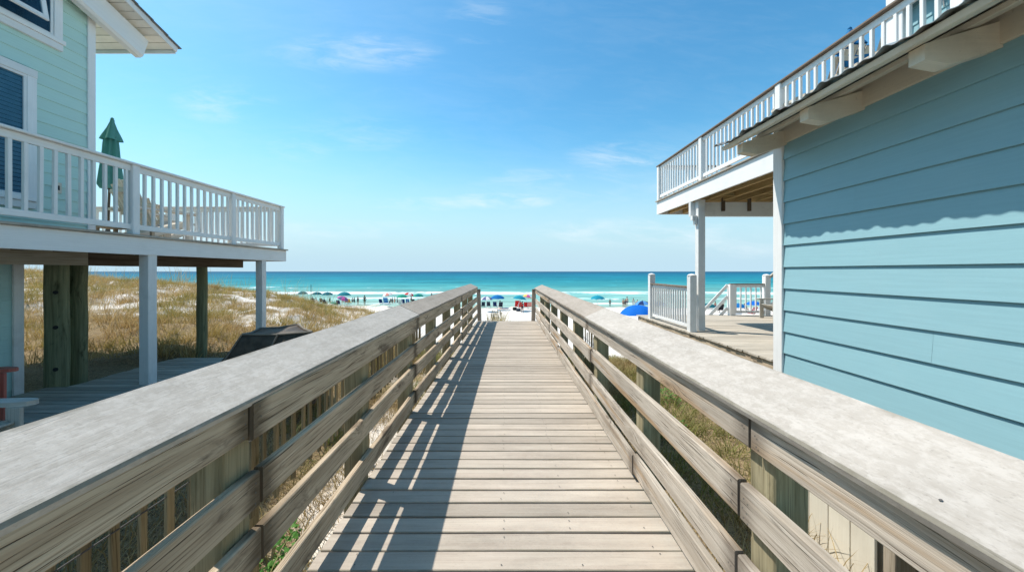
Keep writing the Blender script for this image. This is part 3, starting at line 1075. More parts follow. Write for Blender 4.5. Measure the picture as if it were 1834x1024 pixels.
m = MB()
oy, oz = 5.37, 2.76
m.box((WX + 0.008, oy - 0.05, oz - 0.075), (WX + 0.03, oy + 0.05, oz + 0.075), 0.004)
o = m.build('outlet_box', 'outlet_grey', LH)
m = MB()
m.box((WX + 0.0305, oy - 0.018, oz - 0.035), (WX + 0.036, oy + 0.018, oz + 0.03), 0.002)
m.build('outlet_socket', 'dark_gap', o)

# roof: eave towards the sea, verge over the boardwalk side
RS = 0.30
EY, EZ, EX = 6.80, 5.585, -6.0


def rz_(y, d=0.0):
    return EZ + RS * (EY - y) + d


m = MB()
yy = EY - 0.03
while yy > -1.0:
    y2 = yy - 0.14
    m.plank((-12.5, (yy + y2) / 2, rz_((yy + y2) / 2)), (EX - 0.03, (yy + y2) / 2, rz_((yy + y2) / 2)), (0, 1, -RS), 0.137, 0.02, 0.003)
    yy = y2
rf = m.build('roof', 'soffit_paint', LH)
m = MB()
m.plank((EX - 0.013, EY, rz_(EY, 0.012)), (EX - 0.013, -1.0, rz_(-1.0, 0.012)), (0, 0, 1), 0.10, 0.022)
m.build('verge_board', 'white_paint', rf)
m = MB()
m.plank((-12.5, EY - 0.004, EZ - 0.01), (EX - 0.04, EY - 0.004, EZ - 0.01), (0, 0, 1), 0.09, 0.022)
m.build('eave_board', 'white_paint', rf)
m = MB()
for k in range(30):
    ya, yb_ = EY + 0.05 - k * 0.27, EY + 0.05 - (k + 1) * 0.27 - 0.03
    m.plank((-9.3, (ya + yb_) / 2, rz_((ya + yb_) / 2, 0.066)), (EX + 0.035, (ya + yb_) / 2, rz_((ya + yb_) / 2, 0.066)), (0, 1, -RS + 0.045), 0.30, 0.018, 0.003, 3, 0.006)
m.build('shingles', 'shingle', rf)
m = MB()
m.plank((-6.33, 6.46, rz_(6.46, -0.265)), (-6.33, 3.0, rz_(3.0, -0.265)), (1, 0, 0), 0.16, 0.40, 0.06)
m.build('verge_beam', 'white_paint', LH)

# raised deck of the left house
DZ = 2.07
m = MB()
x = -5.14
while x > -11:
    m.plank((x - 0.07, -4, DZ - 0.016), (x - 0.07, 8.80, DZ - 0.016), (1, 0, 0), 0.134, 0.03, 0.003)
    x -= 0.14
m.build('deck_floor', 'patio_board', LH)
m = MB()
m.plank((-5.205, -4, 1.912), (-5.205, 8.79, 1.912), (0, 0, 1), 0.25, 0.036, 0.004, 10, 0.004)
m.plank((-11, 8.772, 1.91), (-5.226, 8.772, 1.91), (0, 0, 1), 0.25, 0.036)
m.build('deck_fascia', 'white_paint', LH)
y = -3.8
m = MB()
while y < 8.6:
    m.plank((-11, y, 1.92), (-5.23, y, 1.92), (0, 0, 1), 0.23, 0.038)
    y += 0.41
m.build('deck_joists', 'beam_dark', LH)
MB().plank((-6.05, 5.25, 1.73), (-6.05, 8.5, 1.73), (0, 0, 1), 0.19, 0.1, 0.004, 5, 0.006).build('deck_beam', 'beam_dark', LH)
MB().plank((-5.88, -3, 1.728), (-5.88, 5.2, 1.728), (0, 0, 1), 0.19, 0.076, 0.004, 8, 0.005).build('deck_beam', 'beam_wood', LH)['label'] = 'paler new beam below the deck edge'
railing(LH, -5.26, -3.9, 8.72, DZ, 3.075, [-0.42, 1.47, 3.36, 5.25, 7.14, 8.69], None)
railing(LH, 0, -10.5, -5.34, DZ, 3.06, [-10.2, -7.8], None, along='x', other=8.70)
for yy in (5.48, 8.01):
    m = MB()
    m.plank((-5.272, yy, -0.4), (-5.272, yy, 1.80), (1, 0, 0), 0.14, 0.14, 0.006, 4, 0.004)
    m.build('deck_post', 'white_worn', LH)
for (x, yy, r) in ((-6.52, 5.40, 0.125), (-6.78, 5.90, 0.102), (-6.29, 7.70, 0.092)):
    m = MB()
    m.tube([(x + R(-.01, .01), yy, -0.7 + 0.48 * k) for k in range(6)], [r * (1 + R(-.02, .02)) for _ in range(6)], 20)
    if r > 0.12:
        for zz in (0.15, 0.75, 1.25):
            dv = Vector((-x - 1.2, -yy, 0)).normalized()
            m.tube([Vector((x, yy, zz)) + dv * (r * 0.95), Vector((x, yy, zz)) + dv * (r + 0.012)], 0.028, 8, 1)
    m.build('piling', ['piling_wood', 'dark_gap'], LH, smooth=False)
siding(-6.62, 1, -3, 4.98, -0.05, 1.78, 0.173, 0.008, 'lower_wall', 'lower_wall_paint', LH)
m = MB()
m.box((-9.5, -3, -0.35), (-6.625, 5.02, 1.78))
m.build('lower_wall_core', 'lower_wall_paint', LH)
MB().plank((-6.60, 5.03, -0.25), (-6.60, 5.03, 1.78), (0, 1, 0), 0.11, 0.03).build('lower_corner_trim', 'white_worn', LH)

# ground level patio under and in front of the left house
GP = thing('patio', 'ground level plank patio shaded under the raised deck at the left', 'patio', (-4.2, 5.0, -0.4))
m = MB()
y = 1.0
while y < 7.0:
    xl = -6.28 if y > 5.2 else -6.5
    xl += R(-.03, .03)
    m.plank((xl, y + 0.068, -0.116 + R(-.002, .002)), (-2.95, y + 0.068, -0.116 + R(-.002, .002)), (0, 1, 0), R(0.122, 0.13), 0.032, 0.004, 6, 0.004)
    y += 0.139
m.build('patio_boards', 'patio_board', GP)
for x in (-6.1, -5.1, -4.1, -3.1):
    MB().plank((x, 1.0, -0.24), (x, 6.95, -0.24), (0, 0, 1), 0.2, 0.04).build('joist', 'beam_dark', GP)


# ------------------------------------------------------------------ furniture builders (local space, base at 0,0,0; facing +X)
def adirondack(label, mat, group, loc, rz, sc=1.0, name='adirondack_chair'):
    t = thing(name, label, 'chair', (0, 0, 0), group)
    for s in (-1, 1):
        MB().plank((0.48, s * 0.27, 0.0), (0.48, s * 0.27, 0.52), (1, 0, 0), 0.12, 0.028).build('leg', mat, t)
        MB().plank((-0.38, s * 0.24, 0.02), (0.47, s * 0.24, 0.37), (0, 0, 1), 0.12, 0.025).build('leg', mat, t)
        m = MB()
        pl = [(-0.32, s * 0.26), (-0.32, s * 0.33), (0.1, s * 0.37), (0.42, s * 0.39), (0.52, s * 0.385), (0.57, s * 0.36), (0.58, s * 0.33), (0.55, s * 0.29), (0.45, s * 0.262), (0.1, s * 0.25)]
        m.prism(pl, 0.522, 0.560, lambda x, y, d: (x, y, d))
        m.build('arm', mat, t)
    m = MB()
    for k in range(6):
        q = k / 5
        x, z = 0.46 - q * 0.52, 0.385 - q * 0.2
        m.plank((x, -0.25, z), (x, 0.25, z), (1, 0, 0.4), 0.088, 0.02)
    m.build('seat', mat, t)
    m = MB()
    for k in range(7):
        y = (k - 3) * 0.081
        h = 0.98 - 0.02 * (k - 3) ** 2
        fl = 1.0 + 0.12
        m.plank((-0.02, y, 0.22), (-0.02 - 0.36 * h, y * fl, 0.22 + h * 0.78), (0, 1, 0), 0.072, 0.019, 0.008)
    m.plank((-0.17, -0.29, 0.50), (-0.17, 0.29, 0.50), (0, 0, 1), 0.07, 0.022)
    m.plank((-0.325, -0.26, 0.82), (-0.325, 0.26, 0.82), (0, 0, 1), 0.06, 0.022)
    m.build('backrest', mat, t)
    return place(t, loc, rz, sc)


adirondack('grey weathered slatted armchair nearest the boardwalk on the shaded patio', 'chair_wood', 'garden armchairs', (-4.55, 2.80, -0.098), math.radians(2))
adirondack('red painted garden armchair behind the grey armchair on the shaded patio', 'red_paint', 'garden armchairs', (-6.10, 3.86, -0.098), math.radians(0))
adirondack('pale wooden armchair beside the closed green parasol on the raised deck', 'chair_pale_wood', 'garden armchairs', (-6.72, 6.95, 2.072), math.radians(75), 1.12)
adirondack('pale wooden armchair near the far corner of the raised left deck', 'chair_pale_wood', 'garden armchairs', (-7.4, 7.9, 2.072), math.radians(95), 1.0)
ml = MB()
ml.plank((-6.9, 6.35, 2.3), (-6.1, 6.35, 2.3), (0, 1, 0), 0.42, 0.03)
tb = thing('side_table', 'low brown wooden table behind the left deck balusters', 'table', (-6.5, 6.35, 2.07))
ml.build('table_top', 'beam_wood', tb)
for sx in (-6.82, -6.18):
    for sy in (6.2, 6.5):
        MB().plank((sx, sy, 2.072), (sx, sy, 2.284), (1, 0, 0), 0.05, 0.05).build('leg', 'beam_wood', tb)


def closed_parasol(label, mat, h, r, loc, lean=0.0, group='closed parasols on the decks'):
    t = thing('closed_parasol', label, 'parasol', (0, 0, 0), group)
    MB().tube([(0, 0, 0.0), (0, 0, h + 0.03)], 0.019, 10).build('pole', 'beam_dark', t)
    m = MB()
    m.lathe((0, 0, 0), [(0.24, 0.0), (0.24, 0.05), (0.06, 0.09), (0.03, 0.28), (0.021, 0.29)], 20)
    m.build('stand', 'screw_metal', t)

    def fold(a, i):
        return 1.0 + 0.22 * math.sin(a * 8) + 0.10 * math.sin(a * 3 + i * 0.7)
    m = MB()
    m.lathe((0, 0, 0), [(r * 0.85, h * 0.44), (r * 1.15, h * 0.47), (r * 0.98, h * 0.58), (r * 0.80, h * 0.70), (r * 0.70, h * 0.80), (r * 0.62, h * 0.86), (r * 0.45, h * 0.885)], 48, 0, fold)
    cn = m.build('canopy', mat, t, smooth=True)
    m = MB()
    m.lathe((0, 0, 0), [(r * 1.02, h * 0.835), (r * 0.9, h * 0.86), (r * 0.5, h * 0.93), (r * 0.22, h * 0.985), (0.03, h), (0.001, h + 0.004)], 48, 0,
            lambda a, i: 1.0 + (0.2 if i < 2 else 0.1) * math.sin(a * 4 + 0.6))
    m.build('vent', mat, cn, smooth=True)
    m = MB()
    m.lathe((0, 0, 0), [(0.012, h), (0.03, h + 0.02), (0.012, h + 0.045), (0.001, h + 0.05)], 10)
    m.build('finial', mat, t, smooth=True)
    t.location = loc
    t.rotation_euler = (lean, 0.03, 0.4)
    return t


closed_parasol('closed dark green parasol standing on the raised deck at the left', 'green_canvas', 2.32, 0.135, (-7.45, 6.95, 2.072))

# covered grill on the patio
CG = thing('covered_grill', 'grill under a draped black cover on the left patio', 'grill', (-3.2, 5.0, -0.1))
m = MB()
bot = [(-3.92, 4.75), (-2.36, 4.60), (-2.75, 5.70), (-3.88, 5.55)]
top = [(-3.47, 4.90), (-2.50, 4.80), (-3.03, 5.42), (-3.50, 5.30)]
zt = [0.715, 0.765, 0.775, 0.735]
NB = 12


def ringpt(poly, q):
    q = q % 4
    i = int(q)
    a, b = poly[i], poly[(i + 1) % 4]
    f = q - i
    return a[0] + (b[0] - a[0]) * f, a[1] + (b[1] - a[1]) * f


rows = 7
base = len(m.v)
for r_ in range(rows + 1):
    f = r_ / rows
    for k in range(4 * NB):
        q = k / NB
        bx, by = ringpt(bot, q)
        tx, ty = ringpt(top, q)
        i = int(q) % 4
        zz = zt[i] + (zt[(i + 1) % 4] - zt[i]) * (q - int(q))
        e = f ** 1.25
        fold = 0.035 * math.sin(k * 1.9 + 1.3 * math.sin(k)) * (1 - f) + 0.03 * mnoise.noise((k * 0.5, f * 3, 0)) * (1 - f * 0.7)
        cx, cy = -3.1, 5.1
        px_, py_ = bx + (tx - bx) * e, by + (ty - by) * e
        dl = math.hypot(px_ - cx, py_ - cy)
        m.v.append(Vector((px_ + (px_ - cx) / dl * fold, py_ + (py_ - cy) / dl * fold, -0.09 + (zz + 0.09) * f - 0.02 * abs(math.sin((q % 1) * math.pi)) * f)))
for r_ in range(rows):
    for k in range(4 * NB):
        j = (k + 1) % (4 * NB)
        m.face([base + r_ * 4 * NB + k, base + r_ * 4 * NB + j, base + (r_ + 1) * 4 * NB + j, base + (r_ + 1) * 4 * NB + k], [(k * .1, r_ * .1)] * 4)
cb = len(m.v)
m.v.append(Vector((-3.08, 5.1, 0.728)))
for k in range(4 * NB):
    j = (k + 1) % (4 * NB)
    m.face([base + rows * 4 * NB + k, base + rows * 4 * NB + j, cb], [(0, 0)] * 3)
gc = m.build('cover', 'grill_cover', CG, smooth=True)
m = MB()
pts = [Vector((*top[i % 4], zt[i % 4] + 0.006)) for i in range(5)]
for i in range(4):
    mid = (pts[i] + pts[i + 1]) / 2 - Vector((0, 0, 0.02))
    m.tube([pts[i], mid, pts[i + 1]], 0.014, 6)
m.tube([Vector((-3.93, 4.74, -0.06)), Vector((-3.68, 4.81, 0.34)), Vector((-3.475, 4.89, 0.71))], 0.012, 6)
m.tube([Vector((-2.96, 4.84, 0.735)), Vector((-3.08, 4.74, 0.42)), Vector((-3.24, 4.66, -0.05))], 0.012, 6)
m.build('piping', 'grill_piping', gc)

# ------------------------------------------------------------------ right house
RH = thing('beach_house', 'teal clapboard house with a low corrugated eave at the right', 'house', (3.5, 0.0, -0.6), 'beach houses beside the boardwalk')
XW, RC = 2.45, 3.36
siding(XW, -1, -3.0, RC - 0.11, -0.10, 2.68, 0.1875, 0.018, 'clapboard_wall', 'teal_paint', RH, joints=((6, 2.12), (3, 2.14), (9, 1.6), (11, 2.6)))
m = MB()
m.box((XW + 0.004, -3.0, -0.12), (6.5, RC - 0.03, 2.70))
m.build('wall_core', 'teal_paint', RH)
m = MB()
m.plank((XW - 0.017, RC - 0.056, -0.12), (XW - 0.017, RC - 0.056, 2.68), (0, 1, 0), 0.108, 0.026)
m.plank((XW + 0.05, RC - 0.014, -0.12), (XW + 0.05, RC - 0.014, 2.68), (1, 0, 0), 0.105, 0.026)
m.build('corner_trim', 'white_paint', RH)
m = MB()
y = 2.47
while y < RC:
    w = 0.18
    m.plank((XW + 0.02, y + w / 2, -0.75), (XW + 0.02, y + w / 2, -0.125), (0, 1, 0), w - 0.006, 0.02, 0.003)
    y += w
m.build('skirting_boards', 'cream_paint', RH)
for yy in (-2.5, -0.5, 1.4, 2.45):
    MB().plank((XW + 0.12, yy, -1.0), (XW + 0.12, yy, -0.13), (1, 0, 0), 0.14, 0.14).build('foundation_post', 'beam_wood', RH)
# eave
ES = 0.30
EX2, EZ2 = 1.995, 2.689


def ez(x):
    return EZ2 + ES * (x - EX2)


m = MB()
ny, nx = 460, 6
base = len(m.v)
for side in (0, 1):
    for j in range(ny + 1):
        yy = -3.0 + (RC + 0.10 + 3.0) * j / ny
        rag = 0.008 * mnoise.noise((yy * 2.5, 0, 3)) + 0.02 * max(0, mnoise.noise((yy * 1.1, 7, 3)))
        for i in range(nx + 1):
            x = EX2 - 0.05 - rag * (i == 0) + (4.42 - EX2) * i / nx
            m.v.append(Vector((x, yy, ez(x) + 0.016 + 0.021 * max(0.0, math.cos(yy * math.pi / 0.19)) ** 6 + 0.006 * math.sin(yy * 2 * math.pi / 0.095) + (0.024 * mnoise.noise((yy * 3, 1, 1)) if i == 0 else 0) + (0.003 if side else 0))))
W_ = nx + 1
for side in (0, 1):
    o_ = base + side * (ny + 1) * W_
    for j in range(ny):
        for i in range(nx):
            m.face([o_ + j * W_ + i, o_ + j * W_ + i + 1, o_ + (j + 1) * W_ + i + 1, o_ + (j + 1) * W_ + i], [(i, j)] * 4)
for j in range(ny):
    o2 = base + (ny + 1) * W_
    m.face([base + j * W_, base + (j + 1) * W_, o2 + (j + 1) * W_, o2 + j * W_], [(0, j)] * 4)
rf = m.build('metal_roof', 'roof_metal', RH)
m = MB()
m.plank((EX2 + 0.03, -3, ez(EX2 + 0.03) - 0.018), (EX2 + 0.03, RC + 0.04, ez(EX2 + 0.03) - 0.018), (1, 0, ES), 0.085, 0.035, 0.004, 14, 0.006)
m.plank((EX2 + 0.30, -3, ez(EX2 + 0.30) - 0.018), (EX2 + 0.30, RC + 0.03, ez(EX2 + 0.30) - 0.018), (1, 0, ES), 0.09, 0.03, 0.004, 14, 0.004)
m.build('batten', 'eave_paint', rf)
yy = RC - 0.10
while yy > -3:
    a = 2.06
    pts = [(a, ez(a) - 0.042), (a, ez(a) - 0.12), (2.19, ez(2.1) - 0.155), (2.445, ez(2.38) - 0.155), (2.445, ez(2.445) - 0.042)]
    m = MB()
    m.prism(pts, yy - 0.037, yy + 0.037, lambda x, z, d: (x, d, z))
    m.build('rafter_tail', 'eave_paint', RH)
    yy -= 0.70
MB().plank((XW - 0.012, -3.0, 2.75), (XW - 0.012, RC, 2.75), (0, 0, 1), 0.17, 0.022, 0.003, 8, 0.003).build('frieze_board', 'eave_paint', RH)
# upper storey
UX = 4.42
siding(UX, -1, -4.0, 4.13, 3.45, 7.0, 0.1875, 0.013, 'upper_clapboard_wall', 'teal_paint', RH)
m = MB()
m.box((UX + 0.004, -4, 3.4), (9.5, 4.2, 7.0))
m.build('upper_wall_core', 'teal_paint', RH)
m = MB()
m.box((UX - 0.09, 4.05, 3.52), (UX + 0.09, 4.23, 7.0), 0.006)
m.build('upper_corner_post', 'white_paint', RH)
m = MB()
for q in (0.0, 0.22):
    m.tube([(UX - 0.025, 3.72 - q + 0.02 * math.sin(k * 1.1 + q * 9), 4.2 + 0.25 * k) for k in range(11)], 0.006, 6)
m.build('cable', 'cable_grey', RH)
UZ = 3.53
m = MB()
x = 4.235
while x < 9.5:
    m.plank((x + 0.07, 3.4, UZ - 0.016), (x + 0.07, 10.50, UZ - 0.016), (1, 0, 0), 0.134, 0.03, 0.003)
    x += 0.14
m.build('deck_floor', 'patio_board', RH)
m = MB()
m.plank((4.30, 3.4, UZ - 0.205), (4.30, 10.5, UZ - 0.205), (0, 0, 1), 0.34, 0.036, 0.004, 8, 0.003)
m.plank((4.32, 10.482, UZ - 0.205), (9.5, 10.482, UZ - 0.205), (0, 0, 1), 0.34, 0.036)
m.build('deck_fascia', 'white_paint', RH)
m = MB()
x = 4.62
while x < 9.4:
    m.plank((x, 3.4, UZ - 0.20), (x, 10.46, UZ - 0.20), (0, 0, 1), 0.31, 0.045)
    x += 0.40
for (bx, by) in ((4.82, 8.1), (5.22, 7.2), (5.62, 7.9), (6.02, 7.4), (5.22, 6.2), (4.82, 6.6), (6.42, 6.8), (6.42, 8.2), (5.62, 6.3)):
    m.plank((bx - 0.176, by, UZ - 0.20), (bx + 0.176, by, UZ - 0.20), (0, 0, 1), 0.28, 0.04)
m.build('deck_joists', 'joist_wood', RH)
m = MB()
m.plank((4.28, 8.62, 2.985), (9.5, 8.62, 2.985), (0, 0, 1), 0.33, 0.09, 0.005, 5, 0.004)
m.build('deck_girder', 'white_worn', RH)
m = MB()
for bx in (5.02, 5.62, 6.72):
    m.plank((bx, 8.55, 2.94), (bx, 8.55, 3.24), (1, 0, 0), 0.07, 0.045)
m.build('joist_hanger', 'beam_dark', RH)
m = MB()
m.plank((4.46, 8.50, 0.20), (4.46, 8.50, 2.99), (1, 0, 0), 0.16, 0.15, 0.008, 5, 0.004)
m.plank((4.46, 8.50, 2.99), (4.46, 8.50, 3.18), (1, 0, 0), 0.17, 0.14, 0.008)
m.build('deck_post', 'white_worn', RH)
m = MB()
for k, (dx, z0) in enumerate(((-0.115, 2.62), (-0.175, 2.72))):
    m.plank((4.46 + dx, 8.50, z0), (4.46 + dx, 8.50, 2.82), (1, 0, 0), 0.05, 0.1)
m.build('post_bracket', 'white_worn', RH)
railing(RH, 4.33, 3.45, 10.46, UZ, 4.515, [3.52, 5.84, 8.17, 10.42], None, capmat='brown_cap_rail', bal=0.133, post_w=0.11)
railing(RH, 0, 4.45, 9.3, UZ, 4.51, [6.6, 8.9], None, capmat='brown_cap_rail', along='x', other=10.42)
cloth('blue_canvas', (0.02, 0.16, 0.36), trans=0.1)
closed_parasol('closed blue parasol on the upper deck of the teal house', 'blue_canvas', 1.80, 0.17, (5.35, 5.80, UZ + 0.002))
adirondack('pale armchair nearest the blue parasol on the upper right deck', 'chair_pale_wood', 'garden armchairs', (4.80, 5.45, UZ + 0.002), math.radians(97), 1.12)
adirondack('pale armchair closest to the teal wall on the upper right deck', 'chair_pale_wood', 'garden armchairs', (4.80, 4.66, UZ + 0.002), math.radians(88), 1.12)

m = MB()
m.plank((4.62, 5.09, 4.50), (4.98, 5.09, 4.50), (0, 0.25, 1), 0.36, 0.02, 0.006, 6, 0.01)
m.plank((4.62, 5.15, 4.64), (4.98, 5.15, 4.64), (0, 1, 0), 0.14, 0.018, 0.006, 6, 0.01)
o = m.build('towel', 'blue_canvas')
tag(o, 'blue towel hung over an armchair back on the upper right deck', 'towel')

# ground deck of the right house
GD = thing('sun_deck', 'sunlit wooden deck below the upper deck of the teal house', 'deck', (6.0, 7.5, -0.6))
m = MB()
y = 3.45
while y < 11.5:
    m.plank((4.08 + R(-.012, .012), y + 0.07, 0.184 + R(-.002, .002)), (9.6, y + 0.07, 0.184 + R(-.002, .002)), (0, 1, 0), 0.132, 0.032, 0.004, 5, 0.004)
    y += 0.14
m.build('deck_floor', 'sun_deck_board', GD)
m = MB()
m.plank((4.14, 3.45, 0.065), (4.14, 11.5, 0.065), (0, 0, 1), 0.2, 0.036, 0.004, 8, 0.005)
m.build('rim_board', 'rail_wood', GD)
for yy in (4.2, 6.6, 9.0, 11.3):
    MB().plank((4.24, yy, -1.6), (4.24, yy, 0.16), (1, 0, 0), 0.14, 0.14).build('support_post', 'post_wood', GD)
railing(GD, 4.20, 8.42, 10.62, 0.2, 1.215, [8.36, 10.66], None, capmat='brown_cap_rail', white='white_worn', bal=0.125, post_over=0.27, post_w=0.15, rounded=True)
railing(GD, 0, 6.93, 8.02, 0.2, 1.18, [6.95], None, capmat='brown_cap_rail', along='x', other=11.42, white='white_paint', bal=0.155, post_w=0.17, capw=0.1)
m = MB()
m.plank((8.03, 11.42, 0.18), (8.03, 11.42, 1.42), (1, 0, 0), 0.16, 0.16, 0.008)
m.lathe((8.03, 11.42, 1.42), [(0.1, 0.0), (0.1, 0.012), (0.07, 0.035), (0.03, 0.046), (0.001, 0.05)], 12)
m.build('newel_post', 'white_paint', GD)
SRL = None
m = MB()
for (z0, z1) in ((1.13, 0.17), (0.78, -0.18), (0.43, -0.53)):
    m.plank((6.86, 11.46, z0), (6.06, 11.62, z1), (0, 0, 1), 0.085, 0.04)
m.build('stair_rail', 'white_paint', GD)
m = MB()
for k in range(6):
    m.plank((6.75 - k * 0.26, 11.62, 0.03 - k * 0.2), (6.75 - k * 0.26, 12.7, 0.03 - k * 0.2), (1, 0, 0), 0.28, 0.035)
m.build('stair_treads', 'sun_deck_board', GD)
ST = thing('outdoor_stair', 'pale stair flight climbing from the sun deck towards the upper deck', 'stair', (9.0, 11.0, 0.2))
m = MB()
m.plank((8.10, 11.36, 1.38), (10.2, 10.95, 3.4), (0, 0, 1), 0.07, 0.09)
m.build('hand_rail', 'sun_deck_board', ST)
m = MB()
m.plank((8.15, 11.36, 0.42), (10.2, 10.95, 2.40), (0, 0, 1), 0.26, 0.045)
m.build('stringer', 'white_worn', ST)
for k in range(12):
    q = (k + 0.7) / 12
    MB().plank((8.12 + 2.05 * q, 11.36 - 0.4 * q, 0.50 + 1.95 * q), (8.12 + 2.05 * q, 11.36 - 0.4 * q, 1.36 + 1.98 * q), (1, 0, 0), 0.035, 0.035).build('baluster', 'white_paint', ST)
m = MB()
for k in range(9):
    m.plank((8.35 + k * 0.23, 10.3, 0.4 + k * 0.222), (8.35 + k * 0.23, 11.25, 0.4 + k * 0.222), (1, 0, 0), 0.27, 0.035)
m.build('treads', 'sun_deck_board', ST)
adirondack('grey garden armchair at the far end of the sun deck', 'chair_wood', 'garden armchairs', (7.95, 10.55, 0.202), math.radians(180), 1.0)

# ------------------------------------------------------------------ plants
def vine(name, c, n, rad, h, label, mat='leaf_green', group=None):
    c = Vector((c[0], c[1], ground_z(c[0], c[1])))
    t = thing(name, label, 'plant', c, group)
    m = MB()
    for k in range(5):
        a = R(0, 6.28)
        r = rad * R(.4, .9)
        m.tube([c, c + Vector((math.cos(a) * r * .4, math.sin(a) * r * .4, h * .6)), c + Vector((math.cos(a) * r, math.sin(a) * r, h * R(.5, 1)))], 0.004, 5)
    m.build('stem', 'post_wood', t)
    m = MB()
    for k in range(n):
        a, r = R(0, 6.28), rad * math.sqrt(R(0, 1))
        p = c + Vector((math.cos(a) * r, math.sin(a) * r, h * R(.15, 1.0) * (1 - 0.5 * r / rad)))
        d = Vector((R(-1, 1), R(-1, 1), R(-.2, .6))).normalized()
        s = d.cross(Vector((0, 0, 1))).normalized()
        L, W = R(.03, .06), R(.014, .026)
        u = s.cross(d) * 0.012
        b0 = len(m.v)
        m.v += [p, p + d * L * .45 + s * W - u, p + d * L, p + d * L * .45 - s * W - u, p + d * L * .5]
        m.face([b0, b0 + 1, b0 + 4], [(0, 0)] * 3)
        m.face([b0 + 1, b0 + 2, b0 + 4], [(0, 0)] * 3)
        m.face([b0 + 2, b0 + 3, b0 + 4], [(0, 0)] * 3)
        m.face([b0 + 3, b0, b0 + 4], [(0, 0)] * 3)
    m.build('leaves', mat, t, fixn=False)
    return t


vine('leafy_plant', (2.05, 4.9), 260, 0.32, 0.28, 'bright green leafy plant in the grass right of the boardwalk', group='low green plants by the boardwalk')
vine('leafy_plant', (2.6, 6.2), 200, 0.32, 0.25, 'low green plant farther along near the sun deck edge', group='low green plants by the boardwalk')
vine('leafy_plant', (-1.72, 2.7), 240, 0.26, 0.38, 'green leafy plant between the left railing and the slat fence', group='low green plants by the boardwalk')


def sea_oats(x, y, h, n, label):
    c = Vector((x, y, ground_z(x, y)))
    t = thing('sea_oats', label, 'plant', c, 'tall grass clumps at the end of the boardwalk')
    pts = [(x + R(-.28, .28), y + R(-.2, .2), c.z) for _ in range(n)]
    blades('grass_blades', pts, 16, h, 0.10, 0.012, 'dune_blade', None, lean=0.3, parent=t)
    m = MB()
    for k in range(10):
        a = R(0, 6.28)
        b = Vector((x + R(-.25, .25), y + R(-.2, .2), c.z))
        tp = b + Vector((math.cos(a) * .1, math.sin(a) * .1, h * R(1.1, 1.35)))
        m.tube([b, tp], 0.005, 5)
        m.lathe(tp, [(0.003, -0.12), (0.02, -0.05), (0.016, 0.02), (0.002, 0.08)], 6)
    m.build('seed_heads', 'fence_wood', t)


sea_oats(-0.55, 17.0, 1.05, 60, 'tall tan grass clump standing at the end of the boardwalk')
sea_oats(-0.35, 18.6, 1.1, 40, 'shorter tan grass clump just right of the taller clump')
# ------------------------------------------------------------------ the beach
ZS = lambda x, y: ground_z(x, y)
PAL = {'teal': (0.01, 0.20, 0.24), 'deepteal': (0.012, 0.13, 0.16), 'blue': (0.008, 0.15, 0.40), 'turq': (0.01, 0.26, 0.36), 'royal': (0.006, 0.14, 0.55),
       'navy': (0.012, 0.035, 0.12), 'purple': (0.11, 0.12, 0.26), 'pink': (0.62, 0.12, 0.34), 'red': (0.55, 0.03, 0.03), 'green': (0.02, 0.30, 0.20),
       'white': (0.80, 0.78, 0.75), 'yellow': (0.75, 0.55, 0.12), 'orange': (0.65, 0.17, 0.03), 'black': (0.02, 0.02, 0.024), 'charcoal': (0.03, 0.045, 0.07),
       'sky': (0.10, 0.30, 0.62), 'coral': (0.70, 0.30, 0.25)}
for k, c in PAL.items():
    cloth('fab_' + k, c, trans=0.15 if k not in ('black', 'charcoal', 'navy') else 0.0, spec=0.15)
cloth('frame_white', (0.75, 0.75, 0.75), rough=0.4)
cloth('frame_grey', (0.3, 0.3, 0.31), rough=0.4)


def beach_umbrella(loc, r, h, cols, label, tilt=(0, 0), rz=0.0):
    t = thing('beach_umbrella', label, 'umbrella', (0, 0, 0), 'beach umbrellas on the sand')
    MB().tube([(0, 0, -0.1), (0, 0, h - 0.03)], 0.022, 8).build('pole', 'frame_white', t)
    m = MB()
    n, rows = 8, 5
    sub = 4
    N = n * sub
    dome = r * 0.52
    b0 = len(m.v)
    for i in range(rows + 1):
        q = i / rows
        for k in range(N):
            a = 2 * math.pi * k / N
            f = (k % sub) / sub
            sag = math.sin(f * math.pi)
            rr = r * math.sin(q * 1.25) / math.sin(1.25) * (1 - 0.05 * sag * q)
            z = h - dome * (1 - math.cos(q * 1.25)) / (1 - math.cos(1.25)) + 0.03 * sag * q * (1 if i == rows else -0.4)
            m.v.append(Vector((math.cos(a) * max(rr, 0.004), math.sin(a) * max(rr, 0.004), z)))
    for i in range(rows):
        for k in range(N):
            j = (k + 1) % N
            m.face([b0 + i * N + k, b0 + i * N + j, b0 + (i + 1) * N + j, b0 + (i + 1) * N + k], [(0, 0)] * 4, None, (k // sub) % len(cols))
    cn = m.build('canopy', ['fab_' + c for c in cols], t, smooth=True)
    m = MB()
    for k in range(n):
        a = 2 * math.pi * k / n
        pts = []
        for i in range(1, rows + 1):
            q = i / rows
            rr = r * math.sin(q * 1.25) / math.sin(1.25) * 0.995
            pts.append((math.cos(a) * rr, math.sin(a) * rr, h - 0.012 - dome * (1 - math.cos(q * 1.25)) / (1 - math.cos(1.25))))
        m.tube(pts, 0.006, 4)
    m.build('ribs', 'frame_grey', cn)
    m = MB()
    m.lathe((0, 0, h), [(0.03, -0.02), (0.03, 0.02), (0.012, 0.06), (0.001, 0.07)], 8)
    m.build('finial', 'fab_' + cols[0], t)
    t.location = loc
    t.rotation_euler = (tilt[0], tilt[1], rz)
    return t


